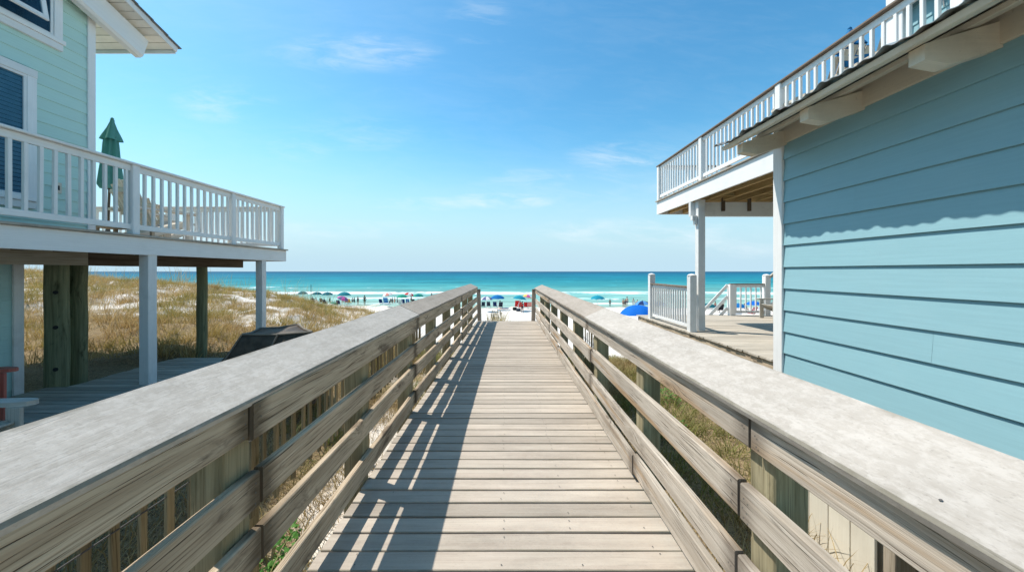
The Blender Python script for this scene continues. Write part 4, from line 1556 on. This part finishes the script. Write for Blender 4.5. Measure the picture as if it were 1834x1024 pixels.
def umb(px, ytop, wpx, cols, label, h=2.05, tilt=(0, 0), yy=None):
    Y = yy or (5.2 - h) * F / (ytop - VY)
    x = (px - VX) / F * Y
    zt_ = EH - (ytop - VY) * Y / F
    z = ZS(x, Y)
    return beach_umbrella((x, Y, z), max(0.8, wpx * Y / F / 2), max(1.5, zt_ - z), cols, label, tilt, R(0, 0.8))


umb(542, 521.8, 18, ['deepteal'], 'dark green beach umbrella half hidden by the dune crest, leftmost on the sand')
umb(438, 519.6, 22, ['purple', 'white'], 'pale lavender umbrella top showing over the dune left of the white deck post', h=2.2)
umb(567.5, 522.7, 19, ['deepteal'], 'dark teal beach umbrella beside the thin pole behind the dune')
umb(586.5, 523, 20, ['deepteal'], 'dark teal beach umbrella above the small green tent')
umb(616.5, 522.7, 24, ['teal'], 'wide blue green beach umbrella beside the pink umbrella')
umb(609, 529.5, 10, ['pink', 'purple'], 'small pink and purple beach umbrella under the wide blue green one', h=1.75, tilt=(0.1, 0.35))
umb(698, 523.5, 15, ['white', 'coral'], 'white and coral beach umbrella left of the red one', h=2.0, tilt=(0, -0.2))
umb(720, 527.5, 11, ['green'], 'flat green beach umbrella left of the red and white one', h=1.9)
umb(728, 523.6, 10, ['red', 'white'], 'red and white panelled beach umbrella', h=2.0, tilt=(0, 0.25))
umb(749, 525.8, 10, ['green', 'teal'], 'green beach umbrella just above the left railing', h=1.9)
umb(871.5, 531, 16, ['purple', 'white'], 'striped purple and white beach umbrella beside the left railing end', h=1.95)
umb(891, 528, 26, ['blue'], 'round blue beach umbrella at the left of the boardwalk opening')
umb(928, 529, 24.5, ['turq'], 'turquoise blue beach umbrella above the red chairs', tilt=(0, 0.12))
umb(940, 526.8, 15, ['yellow', 'pink', 'white', 'green'], 'multicoloured beach umbrella partly behind the turquoise one', h=2.0, tilt=(0, 0.25))
umb(1070.5, 528.8, 26, ['turq'], 'turquoise beach umbrella above the right railing')
umb(1151, 538.5, 22, ['navy', 'sky'], 'dark blue beach umbrella behind the big bright blue one', h=2.1)
umb(1143, 546, 66, ['royal'], 'large bright blue umbrella closest to the boardwalk, beside the white gate post', h=2.1, yy=26.0)
umb(1180, 540, 18, ['blue'], 'blue beach umbrella seen through the slats of the white gate rail', h=2.0)
umb(1268, 543, 13, ['deepteal'], 'dark teal beach umbrella seen beside the sloping stair rails', h=1.9)
umb(1250, 541, 14, ['teal'], 'teal beach umbrella seen just right of the white deck post', h=1.9)
umb(1322, 543, 13, ['blue'], 'blue beach umbrella seen through the left balusters of the far rail', h=2.0)
umb(1350, 539, 20, ['royal'], 'bright blue beach umbrella seen through the right balusters of the far rail', h=2.0)


def beach_chair(px, ybase, mat, label, rz=math.pi / 2, frame='frame_white', sc=1.0, recline=0.45):
    Y = 5.2 * F / (ybase - VY)
    x = (px - VX) / F * Y
    t = thing('beach_chair', label, 'chair', (0, 0, 0), 'folding chairs on the beach')
    bt = (-0.25 - recline * 0.6, 0.98)
    m = MB()
    n = 8
    pr = [(0.30, 0.36), (0.15, 0.31), (0.0, 0.28), (-0.2, 0.30), (-0.25 - recline * 0.15, 0.5), (-0.25 - recline * 0.38, 0.74), bt]
    m.prism([(a, b) for a, b in pr] + [(a - 0.012, b - 0.014) for a, b in pr[::-1]], -0.26, 0.26, lambda a, b, d: (a, d, b))
    m.build('seat_sling', 'fab_' + mat, t)
    for s in (-1, 1):
        m = MB()
        m.tube([(a, s * 0.275, b) for a, b in pr], 0.015, 6)
        m.tube([(0.30, s * 0.28, 0.36), (-0.32, s * 0.285, 0.0)], 0.014, 6)
        m.tube([(-0.22, s * 0.285, 0.30), (0.32, s * 0.285, 0.0)], 0.014, 6)
        m.build('frame', frame, t)
        m = MB()
        m.plank((-0.28 - recline * 0.2, s * 0.31, 0.57), (0.22, s * 0.31, 0.56), (0, 1, 0), 0.06, 0.022)
        m.build('arm', frame, t)
    return place(t, (x, Y, ZS(x, Y)), rz + R(-.2, .2), sc)


beach_chair(865, 546.8, 'charcoal', 'dark folding chair beside the left railing end')
beach_chair(875.5, 548.2, 'charcoal', 'dark folding chair under the striped purple umbrella')
beach_chair(886.8, 549.0, 'navy', 'navy folding chair left of the pole of the round blue umbrella')
beach_chair(896.0, 550.5, 'charcoal', 'dark chair with a seated look right of the round blue umbrella pole', sc=1.05)
beach_chair(926.0, 551.5, 'red', 'tall red beach chair under the turquoise umbrella', sc=1.25)
beach_chair(931.5, 553.5, 'red', 'red beach chair left of the standing person in red', rz=1.9)
beach_chair(943.0, 552.0, 'red', 'red beach chair nearest the right railing end', rz=1.3)
beach_chair(948.5, 552.5, 'coral', 'coral beach chair beside the right railing end', rz=1.7)
beach_chair(683, 541.0, 'navy', 'navy folding chair at the left edge of the crowded group')
beach_chair(692, 541.5, 'sky', 'pale blue reclined chair in the crowded group', sc=1.35, recline=0.8)
beach_chair(722.5, 540.5, 'navy', 'navy folding chair below the red and white umbrella')
beach_chair(731, 539.5, 'blue', 'blue folding chair right of the red and white umbrella')
beach_chair(742, 537.0, 'charcoal', 'dark reclined lounger right beside the green umbrella', recline=0.9)
beach_chair(571, 543.0, 'white', 'white lounger with dark cushions just behind the dune grass', recline=0.8)
beach_chair(583, 543.5, 'charcoal', 'dark lounger in front of the small green tent', recline=0.8)
beach_chair(607, 543.5, 'navy', 'low navy lounger in front of the pink umbrella', recline=0.9)
beach_chair(1345, 567, 'red', 'red folding chair on the sand below the far deck rail', sc=1.2)
beach_chair(1289, 560, 'black', 'black folding chair seen through the sloping stair rails', sc=1.1)

for i_, (px_, yb_, mt_, lb_, rc_) in enumerate([
        (563, 540.5, 'navy', 'navy beach chair below the umbrella beside the thin pole', 0.4),
        (577, 540.5, 'charcoal', 'dark beach chair between the two dark teal umbrellas', 0.4),
        (621, 541.0, 'coral', 'coral beach chair under the right edge of the wide blue green umbrella', 0.4),
        (626, 540.5, 'yellow', 'yellow beach chair right of the wide blue green umbrella', 0.5),
        (717, 541.5, 'white', 'white beach chair in front of the flat green umbrella', 0.6),
        (752, 537.0, 'teal', 'teal beach chair under the green umbrella by the left railing', 0.4),
        (1271, 558, 'white', 'white beach chair seen below the stair rails', 0.5),
        (1361, 558, 'sky', 'pale blue beach chair beside the newel post of the far rail', 0.5)]):
    beach_chair(px_, yb_, mt_, lb_, recline=rc_)

# tent, cooler, flagpole
T = at(597, 538.5, 60)
tx, ty = T.x, 60
tz = ZS(tx, ty)
tn = thing('beach_tent', 'small green pop up tent on the sand below the teal umbrellas', 'tent', (tx, ty, tz))
m = MB()
b0 = len(m.v)
NA, NR = 16, 6
for i in range(NR + 1):
    q = i / NR
    for k in range(NA):
        a = 2 * math.pi * k / NA
        m.v.append(Vector((tx + 0.6 * math.cos(q * 1.5) * math.cos(a) * 1.2, ty + 0.6 * math.cos(q * 1.5) * math.sin(a), tz + 0.62 * math.sin(q * 1.5) + 0.02 * math.sin(a * 4))))
for i in range(NR):
    for k in range(NA):
        j = (k + 1) % NA
        m.face([b0 + i * NA + k, b0 + i * NA + j, b0 + (i + 1) * NA + j, b0 + (i + 1) * NA + k], [(0, 0)] * 4)
m.build('tent_shell', 'fab_green', tn)
m = MB()
for a in (0.4, 1.97):
    m.tube([(tx + 0.74 * math.cos(u) * math.cos(a), ty + 0.62 * math.cos(u) * math.sin(a), tz + 0.64 * math.sin(u)) for u in np.linspace(0, math.pi, 13)], 0.012, 5)
m.build('tent_pole', 'frame_grey', tn)
T = at(557, 540, 56)
fz = ZS(T.x, 56)
fp = thing('flag_pole', 'thin dark pole rising behind the dune between the teal umbrellas', 'pole', (T.x, 56, fz))
m = MB().tube([(T.x, 56, fz - 0.2), (T.x, 56, at(557, 511, 56).z)], [0.05, 0.035], 8)
m.build('pole', 'fab_black', fp)
m = MB()
m.lathe((T.x, 56, at(557, 511, 56).z), [(0.05, -0.02), (0.06, 0.03), (0.03, 0.08), (0.001, 0.1)], 8)
m.build('finial', 'fab_black', fp)
T = at(1320, 566, 43)
cz = ZS(T.x, 43)
co = thing('cooler', 'white cool box on the sand seen under the far deck rail', 'cooler', (T.x, 43, cz))
MB().box((T.x - 0.4, 42.75, cz), (T.x + 0.4, 43.25, cz + 0.4), 0.03).build('cooler_body', 'frame_white', co)
MB().box((T.x - 0.42, 42.73, cz + 0.402), (T.x + 0.42, 43.27, cz + 0.48), 0.02).build('lid', 'fab_white', co)
m = MB()
m.tube([(T.x - 0.43, 43, cz + 0.3), (T.x - 0.5, 43, cz + 0.45), (T.x, 43, cz + 0.62), (T.x + 0.5, 43, cz + 0.45), (T.x + 0.43, 43, cz + 0.3)], 0.015, 6)
m.build('handle', 'frame_grey', co)
for (px, yb, mt, lb) in ((922, 556, 'black', 'black bag on the sand in front of the red chairs'), (928.5, 557.5, 'charcoal', 'dark bag on the sand beside the standing person in red')):
    Y = 5.2 * F / (yb - VY)
    x = (px - VX) / F * Y
    z = ZS(x, Y)
    bg = thing('beach_bag', lb, 'bag', (x, Y, z), 'bags on the sand')
    m = MB()
    m.lathe((x, Y, z), [(0.16, 0.0), (0.24, 0.05), (0.25, 0.2), (0.2, 0.36), (0.12, 0.38), (0.001, 0.37)], 14, 0, lambda a, i: 1 + 0.25 * math.cos(2 * a))
    m.build('bag_body', 'fab_' + mt, bg, smooth=True)
    m = MB()
    m.tube([(x - 0.12, Y, z + 0.34), (x - 0.1, Y, z + 0.52), (x + 0.1, Y, z + 0.52), (x + 0.12, Y, z + 0.34)], 0.012, 6)
    m.build('handle', 'fab_' + mt, bg)
for (px, yb, mt, lb) in ((899, 551.2, 'coral', 'pinkish towel spread beside the dark chairs'), (905, 551.6, 'purple', 'purple towel spread right of the dark chairs'), (590, 545, 'white', 'white towel on the sand behind the dune grass')):
    Y = 5.2 * F / (yb - VY)
    x = (px - VX) / F * Y
    z = ZS(x, Y) + 0.02
    m = MB()
    b0 = len(m.v)
    for side in (0, 1):
        for i in range(7):
            for j in range(5):
                m.v.append(Vector((x + (i - 3) * 0.16, Y + (j - 2) * 0.28, z + 0.05 + 0.03 * mnoise.noise((i * 0.7 + px, j * 0.7, 0)) + 0.012 * side)))
    for side in (0, 1):
        for i in range(6):
            for j in range(4):
                o_ = b0 + side * 35
                m.face([o_ + i * 5 + j, o_ + i * 5 + j + 1, o_ + (i + 1) * 5 + j + 1, o_ + (i + 1) * 5 + j], [(0, 0)] * 4)
    tw = m.build('towel', 'fab_' + mt)
    tag(tw, lb, 'towel', 'towels on the sand')

# ------------------------------------------------------------------ people
for k, c in {'fair': (0.55, 0.33, 0.23), 'tan': (0.38, 0.21, 0.13), 'brown': (0.20, 0.105, 0.065), 'dark': (0.09, 0.05, 0.033)}.items():
    cloth('skin_' + k, c, rough=0.55, var=0.05, spec=0.3)
for k, c in {'dark': (0.02, 0.014, 0.01), 'brown': (0.09, 0.05, 0.025), 'blond': (0.35, 0.24, 0.10)}.items():
    cloth('hair_' + k, c, rough=0.6)


def skin(verts, edges, rad, root, sub=1):
    me = bpy.data.meshes.new('sk')
    me.from_pydata([tuple(v) for v in verts], edges, [])
    o = bpy.data.objects.new('sk', me)
    COL.objects.link(o)
    o.modifiers.new('s', 'SKIN').use_smooth_shade = True
    sv = me.skin_vertices[0].data
    for i, r in enumerate(rad):
        sv[i].radius = r if isinstance(r, tuple) else (r, r)
        sv[i].use_root = (i == root)
    md = o.modifiers.new('u', 'SUBSURF')
    md.levels = md.render_levels = sub
    dg = bpy.context.evaluated_depsgraph_get()
    out = bpy.data.meshes.new_from_object(o.evaluated_get(dg))
    bpy.data.objects.remove(o)
    bpy.data.meshes.remove(me)
    return out


def skeleton(pose):
    """joints for a 1.72 m figure facing -Y (towards the boardwalk); returns verts, edges, radii and body-part index sets"""
    V, E, Rr = [], [], []

    def add(p, r, par=None):
        V.append(Vector(p))
        Rr.append(r)
        if par is not None:
            E.append((par, len(V) - 1))
        return len(V) - 1
    sit = pose == 'sit'
    h0 = 0.95 if not sit else 0.50
    lean = {'stand': 0.0, 'walk': -0.03, 'sit': 0.16, 'arms': 0.0, 'bend': -0.30}[pose]
    pel = add((0, 0, h0), (0.15, 0.105))
    wa = add((0, lean * 0.35, h0 + 0.16), (0.125, 0.09), pel)
    ch = add((0, lean * 0.8, h0 + 0.36), (0.155, 0.105), wa)
    nb = add((0, lean * 1.1, h0 + 0.50), (0.075, 0.065), ch)
    nk = add((0, lean * 1.15 - 0.01, h0 + 0.565), 0.05, nb)
    hd = add((0, lean * 1.2 - 0.025, h0 + 0.66), (0.076, 0.09), nk)
    ht = add((0, lean * 1.2 - 0.015, h0 + 0.745), (0.062, 0.075), hd)
    add((0, lean * 1.2 - 0.125, h0 + 0.655), 0.013, hd)
    legs = []
    for s in (-1, 1):
        if sit:
            kp, ap, tp = (s * 0.13, -0.45, 0.42), (s * 0.13, -0.62, 0.08), (s * 0.14, -0.78, 0.05)
        elif pose == 'walk':
            kp = (s * 0.095, -0.14 * s - 0.03, 0.50)
            ap = (s * 0.09, -0.20 * s + 0.06, 0.09 + (0.06 if s < 0 else 0))
            tp = (s * 0.095, ap[1] - 0.15, 0.035 + (0.02 if s < 0 else 0))
        else:
            kp, ap, tp = (s * 0.115, -0.015, 0.50), (s * 0.125, 0.02, 0.09), (s * 0.15, -0.13, 0.035)
        hp = add((s * 0.095, 0, h0 - 0.07), 0.088, pel)
        th = add(Vector((s * 0.1, 0, h0 - 0.08)).lerp(Vector(kp), 0.45), 0.078, hp)
        kn = add(kp, 0.053, th)
        cf = add(Vector(kp).lerp(Vector(ap), 0.35), 0.055, kn)
        an = add(ap, 0.036, cf)
        hl = add(Vector(ap) + Vector((0, 0.0, -0.05)), 0.036, an)
        add(tp, 0.03, hl)
        legs += [hp, th]
    for s in (-1, 1):
        sh = add((s * 0.175, lean * 0.95, h0 + 0.455), 0.058, ch)
        if pose == 'arms' and s > 0:
            el, wr = Vector((s * 0.40, -0.06, h0 + 0.40)), Vector((s * 0.36, -0.2, h0 + 0.60))
        elif pose == 'walk':
            el, wr = Vector((s * 0.24, 0.09 * s, h0 + 0.18)), Vector((s * 0.25, 0.09 * s - 0.10, h0 - 0.04))
        elif sit:
            el, wr = Vector((s * 0.27, -0.08, h0 + 0.20)), Vector((s * 0.20, -0.30, h0 + 0.14))
        elif pose == 'bend':
            el, wr = Vector((s * 0.24, lean - 0.10, h0 + 0.22)), Vector((s * 0.18, lean - 0.28, h0 + 0.08))
        else:
            el, wr = Vector((s * 0.245, 0.03, h0 + 0.18)), Vector((s * 0.255, -0.03, h0 - 0.06))
        e = add(el, 0.041, sh)
        w = add(wr, 0.027, e)
        d = (wr - el).normalized()
        pl = add(wr + d * 0.055, (0.034, 0.018), w)
        fwd = Vector((0, -1, 0))
        fwd = (fwd - d * fwd.dot(d)).normalized()
        for k, L in enumerate((0.068, 0.078, 0.072, 0.056)):
            b = wr + d * 0.09 + fwd * (0.03 - k * 0.02)
            f1 = add(b, 0.009, pl)
            add(b + d * L * 0.6 + Vector((-s * 0.012, 0, 0)), 0.008, f1)
        th_ = add(wr + d * 0.05 + fwd * 0.045, 0.010, pl)
        add(wr + d * 0.09 + fwd * 0.06, 0.009, th_)
    return V, E, Rr, pel, wa, ch, nb, legs, hd, ht


BASE = {}


def base_pose(pose):
    if pose in BASE:
        return BASE[pose]
    V, E, Rr, pel, wa, ch, nb, legs, hd, ht = skeleton(pose)
    body = skin(V, E, Rr, pel, 1)

    def sub(ids, k, root):
        mp = {i: n for n, i in enumerate(ids)}
        ee = [(mp[a], mp[b]) for a, b in E if a in mp and b in mp]
        rr = [tuple(c * k + 0.004 for c in (Rr[i] if isinstance(Rr[i], tuple) else (Rr[i], Rr[i]))) for i in ids]
        return skin([V[i] for i in ids], ee, rr, mp[root], 1)
    trunks = sub([pel] + legs, 1.10, pel)
    shirt = sub([pel, wa, ch, nb], 1.10, wa)
    m = MB()
    c = V[hd].lerp(V[ht], 0.55)
    m.lathe(c, [(0.082, -0.085), (0.098, -0.03), (0.098, 0.03), (0.082, 0.08), (0.045, 0.115), (0.001, 0.125)], 12, 0, lambda a, i: 1.0)
    # leave the face open: pull the front of the two lowest rings back
    for i, v in enumerate(m.v):
        if i < 24 and v.y < c.y - 0.02:
            v.y = c.y + 0.0 - (0.0 if i < 12 else 0.05)
    BASE[pose] = (body, trunks, shirt, m)
    return BASE[pose]


def to_obj(me, name, mat, parent):
    me = me.copy()
    me.name = name
    me.materials.clear()
    me.materials.append(MATS[mat])
    o = bpy.data.objects.new(name, me)
    COL.objects.link(o)
    o.parent = parent
    return o


def person(px, yfoot, hpx, pose, skn, hair, low, up, label, rz=0.0, Y=None, z=None):
    Y = Y or 5.2 * F / (yfoot - VY)
    x = (px - VX) / F * Y
    gz = ZS(x, Y) if z is None else z
    t = thing('person', label, 'person', (0, 0, 0), 'people on the beach')
    body, trunks, shirt, hm = base_pose(pose)
    to_obj(body, 'body', 'skin_' + skn, t)
    if low:
        to_obj(trunks, 'swimwear', 'fab_' + low, t)
    if up:
        to_obj(shirt, 'top', 'fab_' + up, t)
    hm.build('hair', 'hair_' + hair, t, smooth=True)
    full = 1.68 if pose != 'sit' else 1.08
    sc = min(1.12, max(0.7, hpx * Y / F / full))
    return place(t, (x, Y, gz), rz, sc)


person(653, 543.2, 17.5, 'walk', 'dark', 'dark', 'black', 'charcoal', 'person in dark clothes walking alone on the bare sand', 0.3)
person(641, 543.0, 14.5, 'stand', 'tan', 'brown', 'charcoal', 'charcoal', 'person in grey standing left of the lone walker', -0.4)
person(634.5, 539.5, 11, 'stand', 'brown', 'dark', 'navy', 'black', 'person in dark clothes standing right of the wide blue green umbrella', 2.6)
person(631, 538.5, 9, 'stand', 'tan', 'dark', 'black', None, 'bare chested person in black shorts close to the wide blue green umbrella', 3.1)
person(559.5, 537.0, 11, 'stand', 'tan', 'brown', 'orange', 'orange', 'person in orange standing below the thin pole behind the dune', 0.2)
person(502, 529.0, 11, 'stand', 'brown', 'dark', 'black', None, 'person standing at the water far left, above the dune crest', 3.0, Y=72, z=-4.1)
person(516.5, 530.0, 10, 'bend', 'tan', 'dark', 'charcoal', 'charcoal', 'person stooping at the water near the left dune crest', 0.8, Y=70, z=-4.1)
person(698, 541.0, 13, 'bend', 'brown', 'dark', 'black', 'black', 'person in black stooping beside the pale blue reclined chair', 1.0)
person(702.5, 540.5, 13.5, 'stand', 'tan', 'dark', 'black', 'navy', 'person in navy standing in the crowded group', 2.9)
person(707, 540.0, 13, 'stand', 'fair', 'brown', 'coral', None, 'person in coral shorts standing in the crowded group', -0.6)
person(712.5, 539.5, 10, 'sit', 'brown', 'dark', 'navy', 'navy', 'seated person in navy left of the green flat umbrella', 2.6)
person(567, 540.0, 9, 'sit', 'tan', 'dark', 'black', 'white', 'seated person in a white top below the umbrella beside the pole', 2.7)
person(581.5, 539.5, 9, 'sit', 'fair', 'brown', 'teal', 'teal', 'seated person in teal between the dark teal umbrellas', 3.0)
person(590.5, 539.0, 10, 'bend', 'brown', 'dark', 'charcoal', 'green', 'person in green stooping beside the small green tent', 0.6)
person(614, 539.5, 11, 'stand', 'tan', 'brown', 'red', 'pink', 'person in pink standing behind the small pink and purple umbrella', 0.2)
person(736.5, 538.5, 10, 'stand', 'tan', 'dark', 'black', 'red', 'person in red standing right of the blue folding chair', 2.8)
person(1286, 560, 12, 'sit', 'tan', 'dark', 'black', 'white', 'seated person in white seen through the lower stair rails', 2.5)
person(773, 529.5, 8, 'stand', 'tan', 'dark', 'navy', None, 'tiny person standing in the water above the left railing', 3.0, Y=84, z=-4.4)
person(935.5, 561.0, 19.5, 'stand', 'brown', 'dark', 'black', 'red', 'person in a red shirt standing in front of the red chairs', 0.15)
person(932, 550.5, 11, 'sit', 'fair', 'brown', 'red', 'coral', 'seated person in coral under the turquoise umbrella', 3.0)
person(896.2, 549.8, 11.5, 'sit', 'tan', 'brown', 'charcoal', 'black', 'seated person in black under the round blue umbrella', 2.8)
person(1092.5, 546.5, 13, 'stand', 'brown', 'dark', 'charcoal', None, 'person standing alone in the shallows right of the turquoise umbrella', 2.8, Y=58, z=-4.0)
person(1116, 549.5, 15, 'stand', 'fair', 'dark', 'black', None, 'pale bather in black shorts, left of the close trio', 0.6, Y=57, z=-3.95)
person(1119.5, 549.5, 15.5, 'arms', 'tan', 'dark', 'black', 'black', 'bather in black with one arm raised in the close trio', -0.5, Y=56, z=-3.95)
person(1123, 548.0, 17, 'stand', 'fair', 'dark', 'navy', None, 'taller bather at the right of the close trio', 2.4, Y=58, z=-3.95)
person(1134.5, 547.5, 15, 'stand', 'fair', 'dark', 'white', 'white', 'bather in white standing right of the close trio', -0.2, Y=58, z=-4.0)
person(1138.5, 548.5, 12, 'bend', 'fair', 'brown', 'navy', None, 'pale bather stooping above the big bright blue umbrella', 0.9, Y=57, z=-4.0)
person(1281, 556, 14, 'stand', 'tan', 'dark', 'black', 'coral', 'person in coral seen through the upper stair rails', 0.2)
person(1295, 556, 14, 'arms', 'fair', 'dark', 'black', None, 'person in black shorts with a raised arm seen through the stair rails', 0.5)
person(1335, 557, 11, 'sit', 'brown', 'dark', 'black', 'black', 'seated person seen between the balusters of the far deck rail', 0.3)


# ------------------------------------------------------------------ sky, sun, camera
w = bpy.data.worlds.new('World')
SC.world = w
w.use_nodes = True
t = NT(w.node_tree)
bg = w.node_tree.nodes['Background']
sky = t.n.new('ShaderNodeTexSky')
sky.sky_type = 'NISHITA'
sky.sun_disc = False
SD = Vector((-0.573, 0.27, 1.0)).normalized()
sky.sun_elevation = math.asin(SD.z)
sky.sun_rotation = math.atan2(SD.x, SD.y)
sky.air_density = 1.0
sky.dust_density = 0.6
sky.ozone_density = 2.0
d = t.n.new('ShaderNodeTexCoord').outputs['Generated']
dx, dy, dz = t.sep(d)
hs = t.n.new('ShaderNodeHueSaturation')
hs.inputs['Saturation'].default_value = 1.3
t.put(hs.inputs['Color'], sky.outputs[0])
az = t.math('DIVIDE', dx, t.math('MAXIMUM', dy, 0.05))
el = t.math('DIVIDE', dz, t.math('MAXIMUM', dy, 0.05))
wq = t.noise(t.comb(t.math('MULTIPLY', az, 2.2), t.math('MULTIPLY', el, 9.0)), 1.0, 6.0, 0.62, 0.6)
wq2 = t.noise(t.comb(t.math('MULTIPLY', az, 7.0), t.math('ADD', t.math('MULTIPLY', el, 30.0), t.math('MULTIPLY', az, 3.0))), 1.0, 5.0, 0.65, 0.8)
wv = t.math('ADD', t.math('MULTIPLY', wq, 0.55), t.math('MULTIPLY', wq2, 0.45))
acc = None
for (px, py, rx, ry, am) in ((900, 360, 90, 14, 0.75), (760, 365, 110, 12, 0.45), (1120, 280, 95, 26, 0.5), (1150, 415, 190, 24, 0.55), (400, 185, 90, 34, 0.32),
                             (640, 95, 150, 34, 0.34), (540, 265, 60, 24, 0.25), (960, 320, 90, 18, 0.3), (860, 40, 60, 50, 0.22), (640, 240, 120, 30, 0.2),
                             (1050, 340, 200, 40, 0.2), (300, 420, 300, 40, 0.25), (1330, 440, 120, 20, 0.4), (620, 410, 160, 16, 0.3)):
    a0, e0 = (px - VX) / F, (VY - py) / F
    q1 = t.math('DIVIDE', t.math('SUBTRACT', az, a0), rx / F)
    q2 = t.math('DIVIDE', t.math('SUBTRACT', el, e0), ry / F)
    rr = t.math('ADD', t.math('MULTIPLY', q1, q1), t.math('MULTIPLY', q2, q2))
    k = t.math('MULTIPLY', t.ramp(rr, 0.0, 1.8, 1.0, 0.0), min(0.9, am * 1.05))
    acc = k if acc is None else t.math('MAXIMUM', acc, k)
gen = t.math('MULTIPLY', t.ramp(el, 0.02, 0.2, 0.0, 0.05), 1.0)
acc = t.math('MAXIMUM', acc, gen)
cm = t.math('MULTIPLY', acc, t.ramp(wv, 0.40, 0.68))
cm = t.math('MULTIPLY', cm, t.ramp(dy, 0.05, 0.2))
haze = t.math('MULTIPLY', t.ramp(dz, 0.0, 0.36, 1.0, 0.0), 1.0)
skyc = t.mix(1.0, hs.outputs[0], (1.03, 1.30, 1.09), 'MULTIPLY')
skyc = t.mix(haze, skyc, (3.1, 4.35, 5.1))
skyc = t.mix(cm, skyc, (5.2, 5.75, 6.1))
t.put(bg.inputs['Color'], skyc)
bg.inputs['Strength'].default_value = 0.125

sl = bpy.data.lights.new('sun', 'SUN')
sl.energy = 3.9
sl.angle = math.radians(0.53)
sl.color = (1.0, 0.935, 0.84)
so = bpy.data.objects.new('sun', sl)
so.rotation_euler = SD.to_track_quat('Z', 'Y').to_euler()
so.location = (-20, 12, 35)
COL.objects.link(so)

cam = bpy.data.cameras.new('camera')
cam.sensor_width = 36.0
cam.lens = F / 1834 * 36.0
cam.shift_x = 12 / 1834
cam.shift_y = -26 / 1834
cam.clip_end = 60000
cam.clip_start = 0.02
co = bpy.data.objects.new('camera', cam)
co.location = (0, 0, EH)
co.rotation_euler = (math.pi / 2, 0, 0)
COL.objects.link(co)
SC.camera = co

for o in bpy.data.objects:
    if '_b' in o:
        del o['_b']
SC.view_settings.view_transform = 'Standard'
SC.view_settings.look = 'None'
SC.view_settings.exposure = 0.52
SC.view_settings.gamma = 1.0
SC.cycles.use_denoising = True
SC.cycles.max_bounces = 8
SC.cycles.transparent_max_bounces = 12
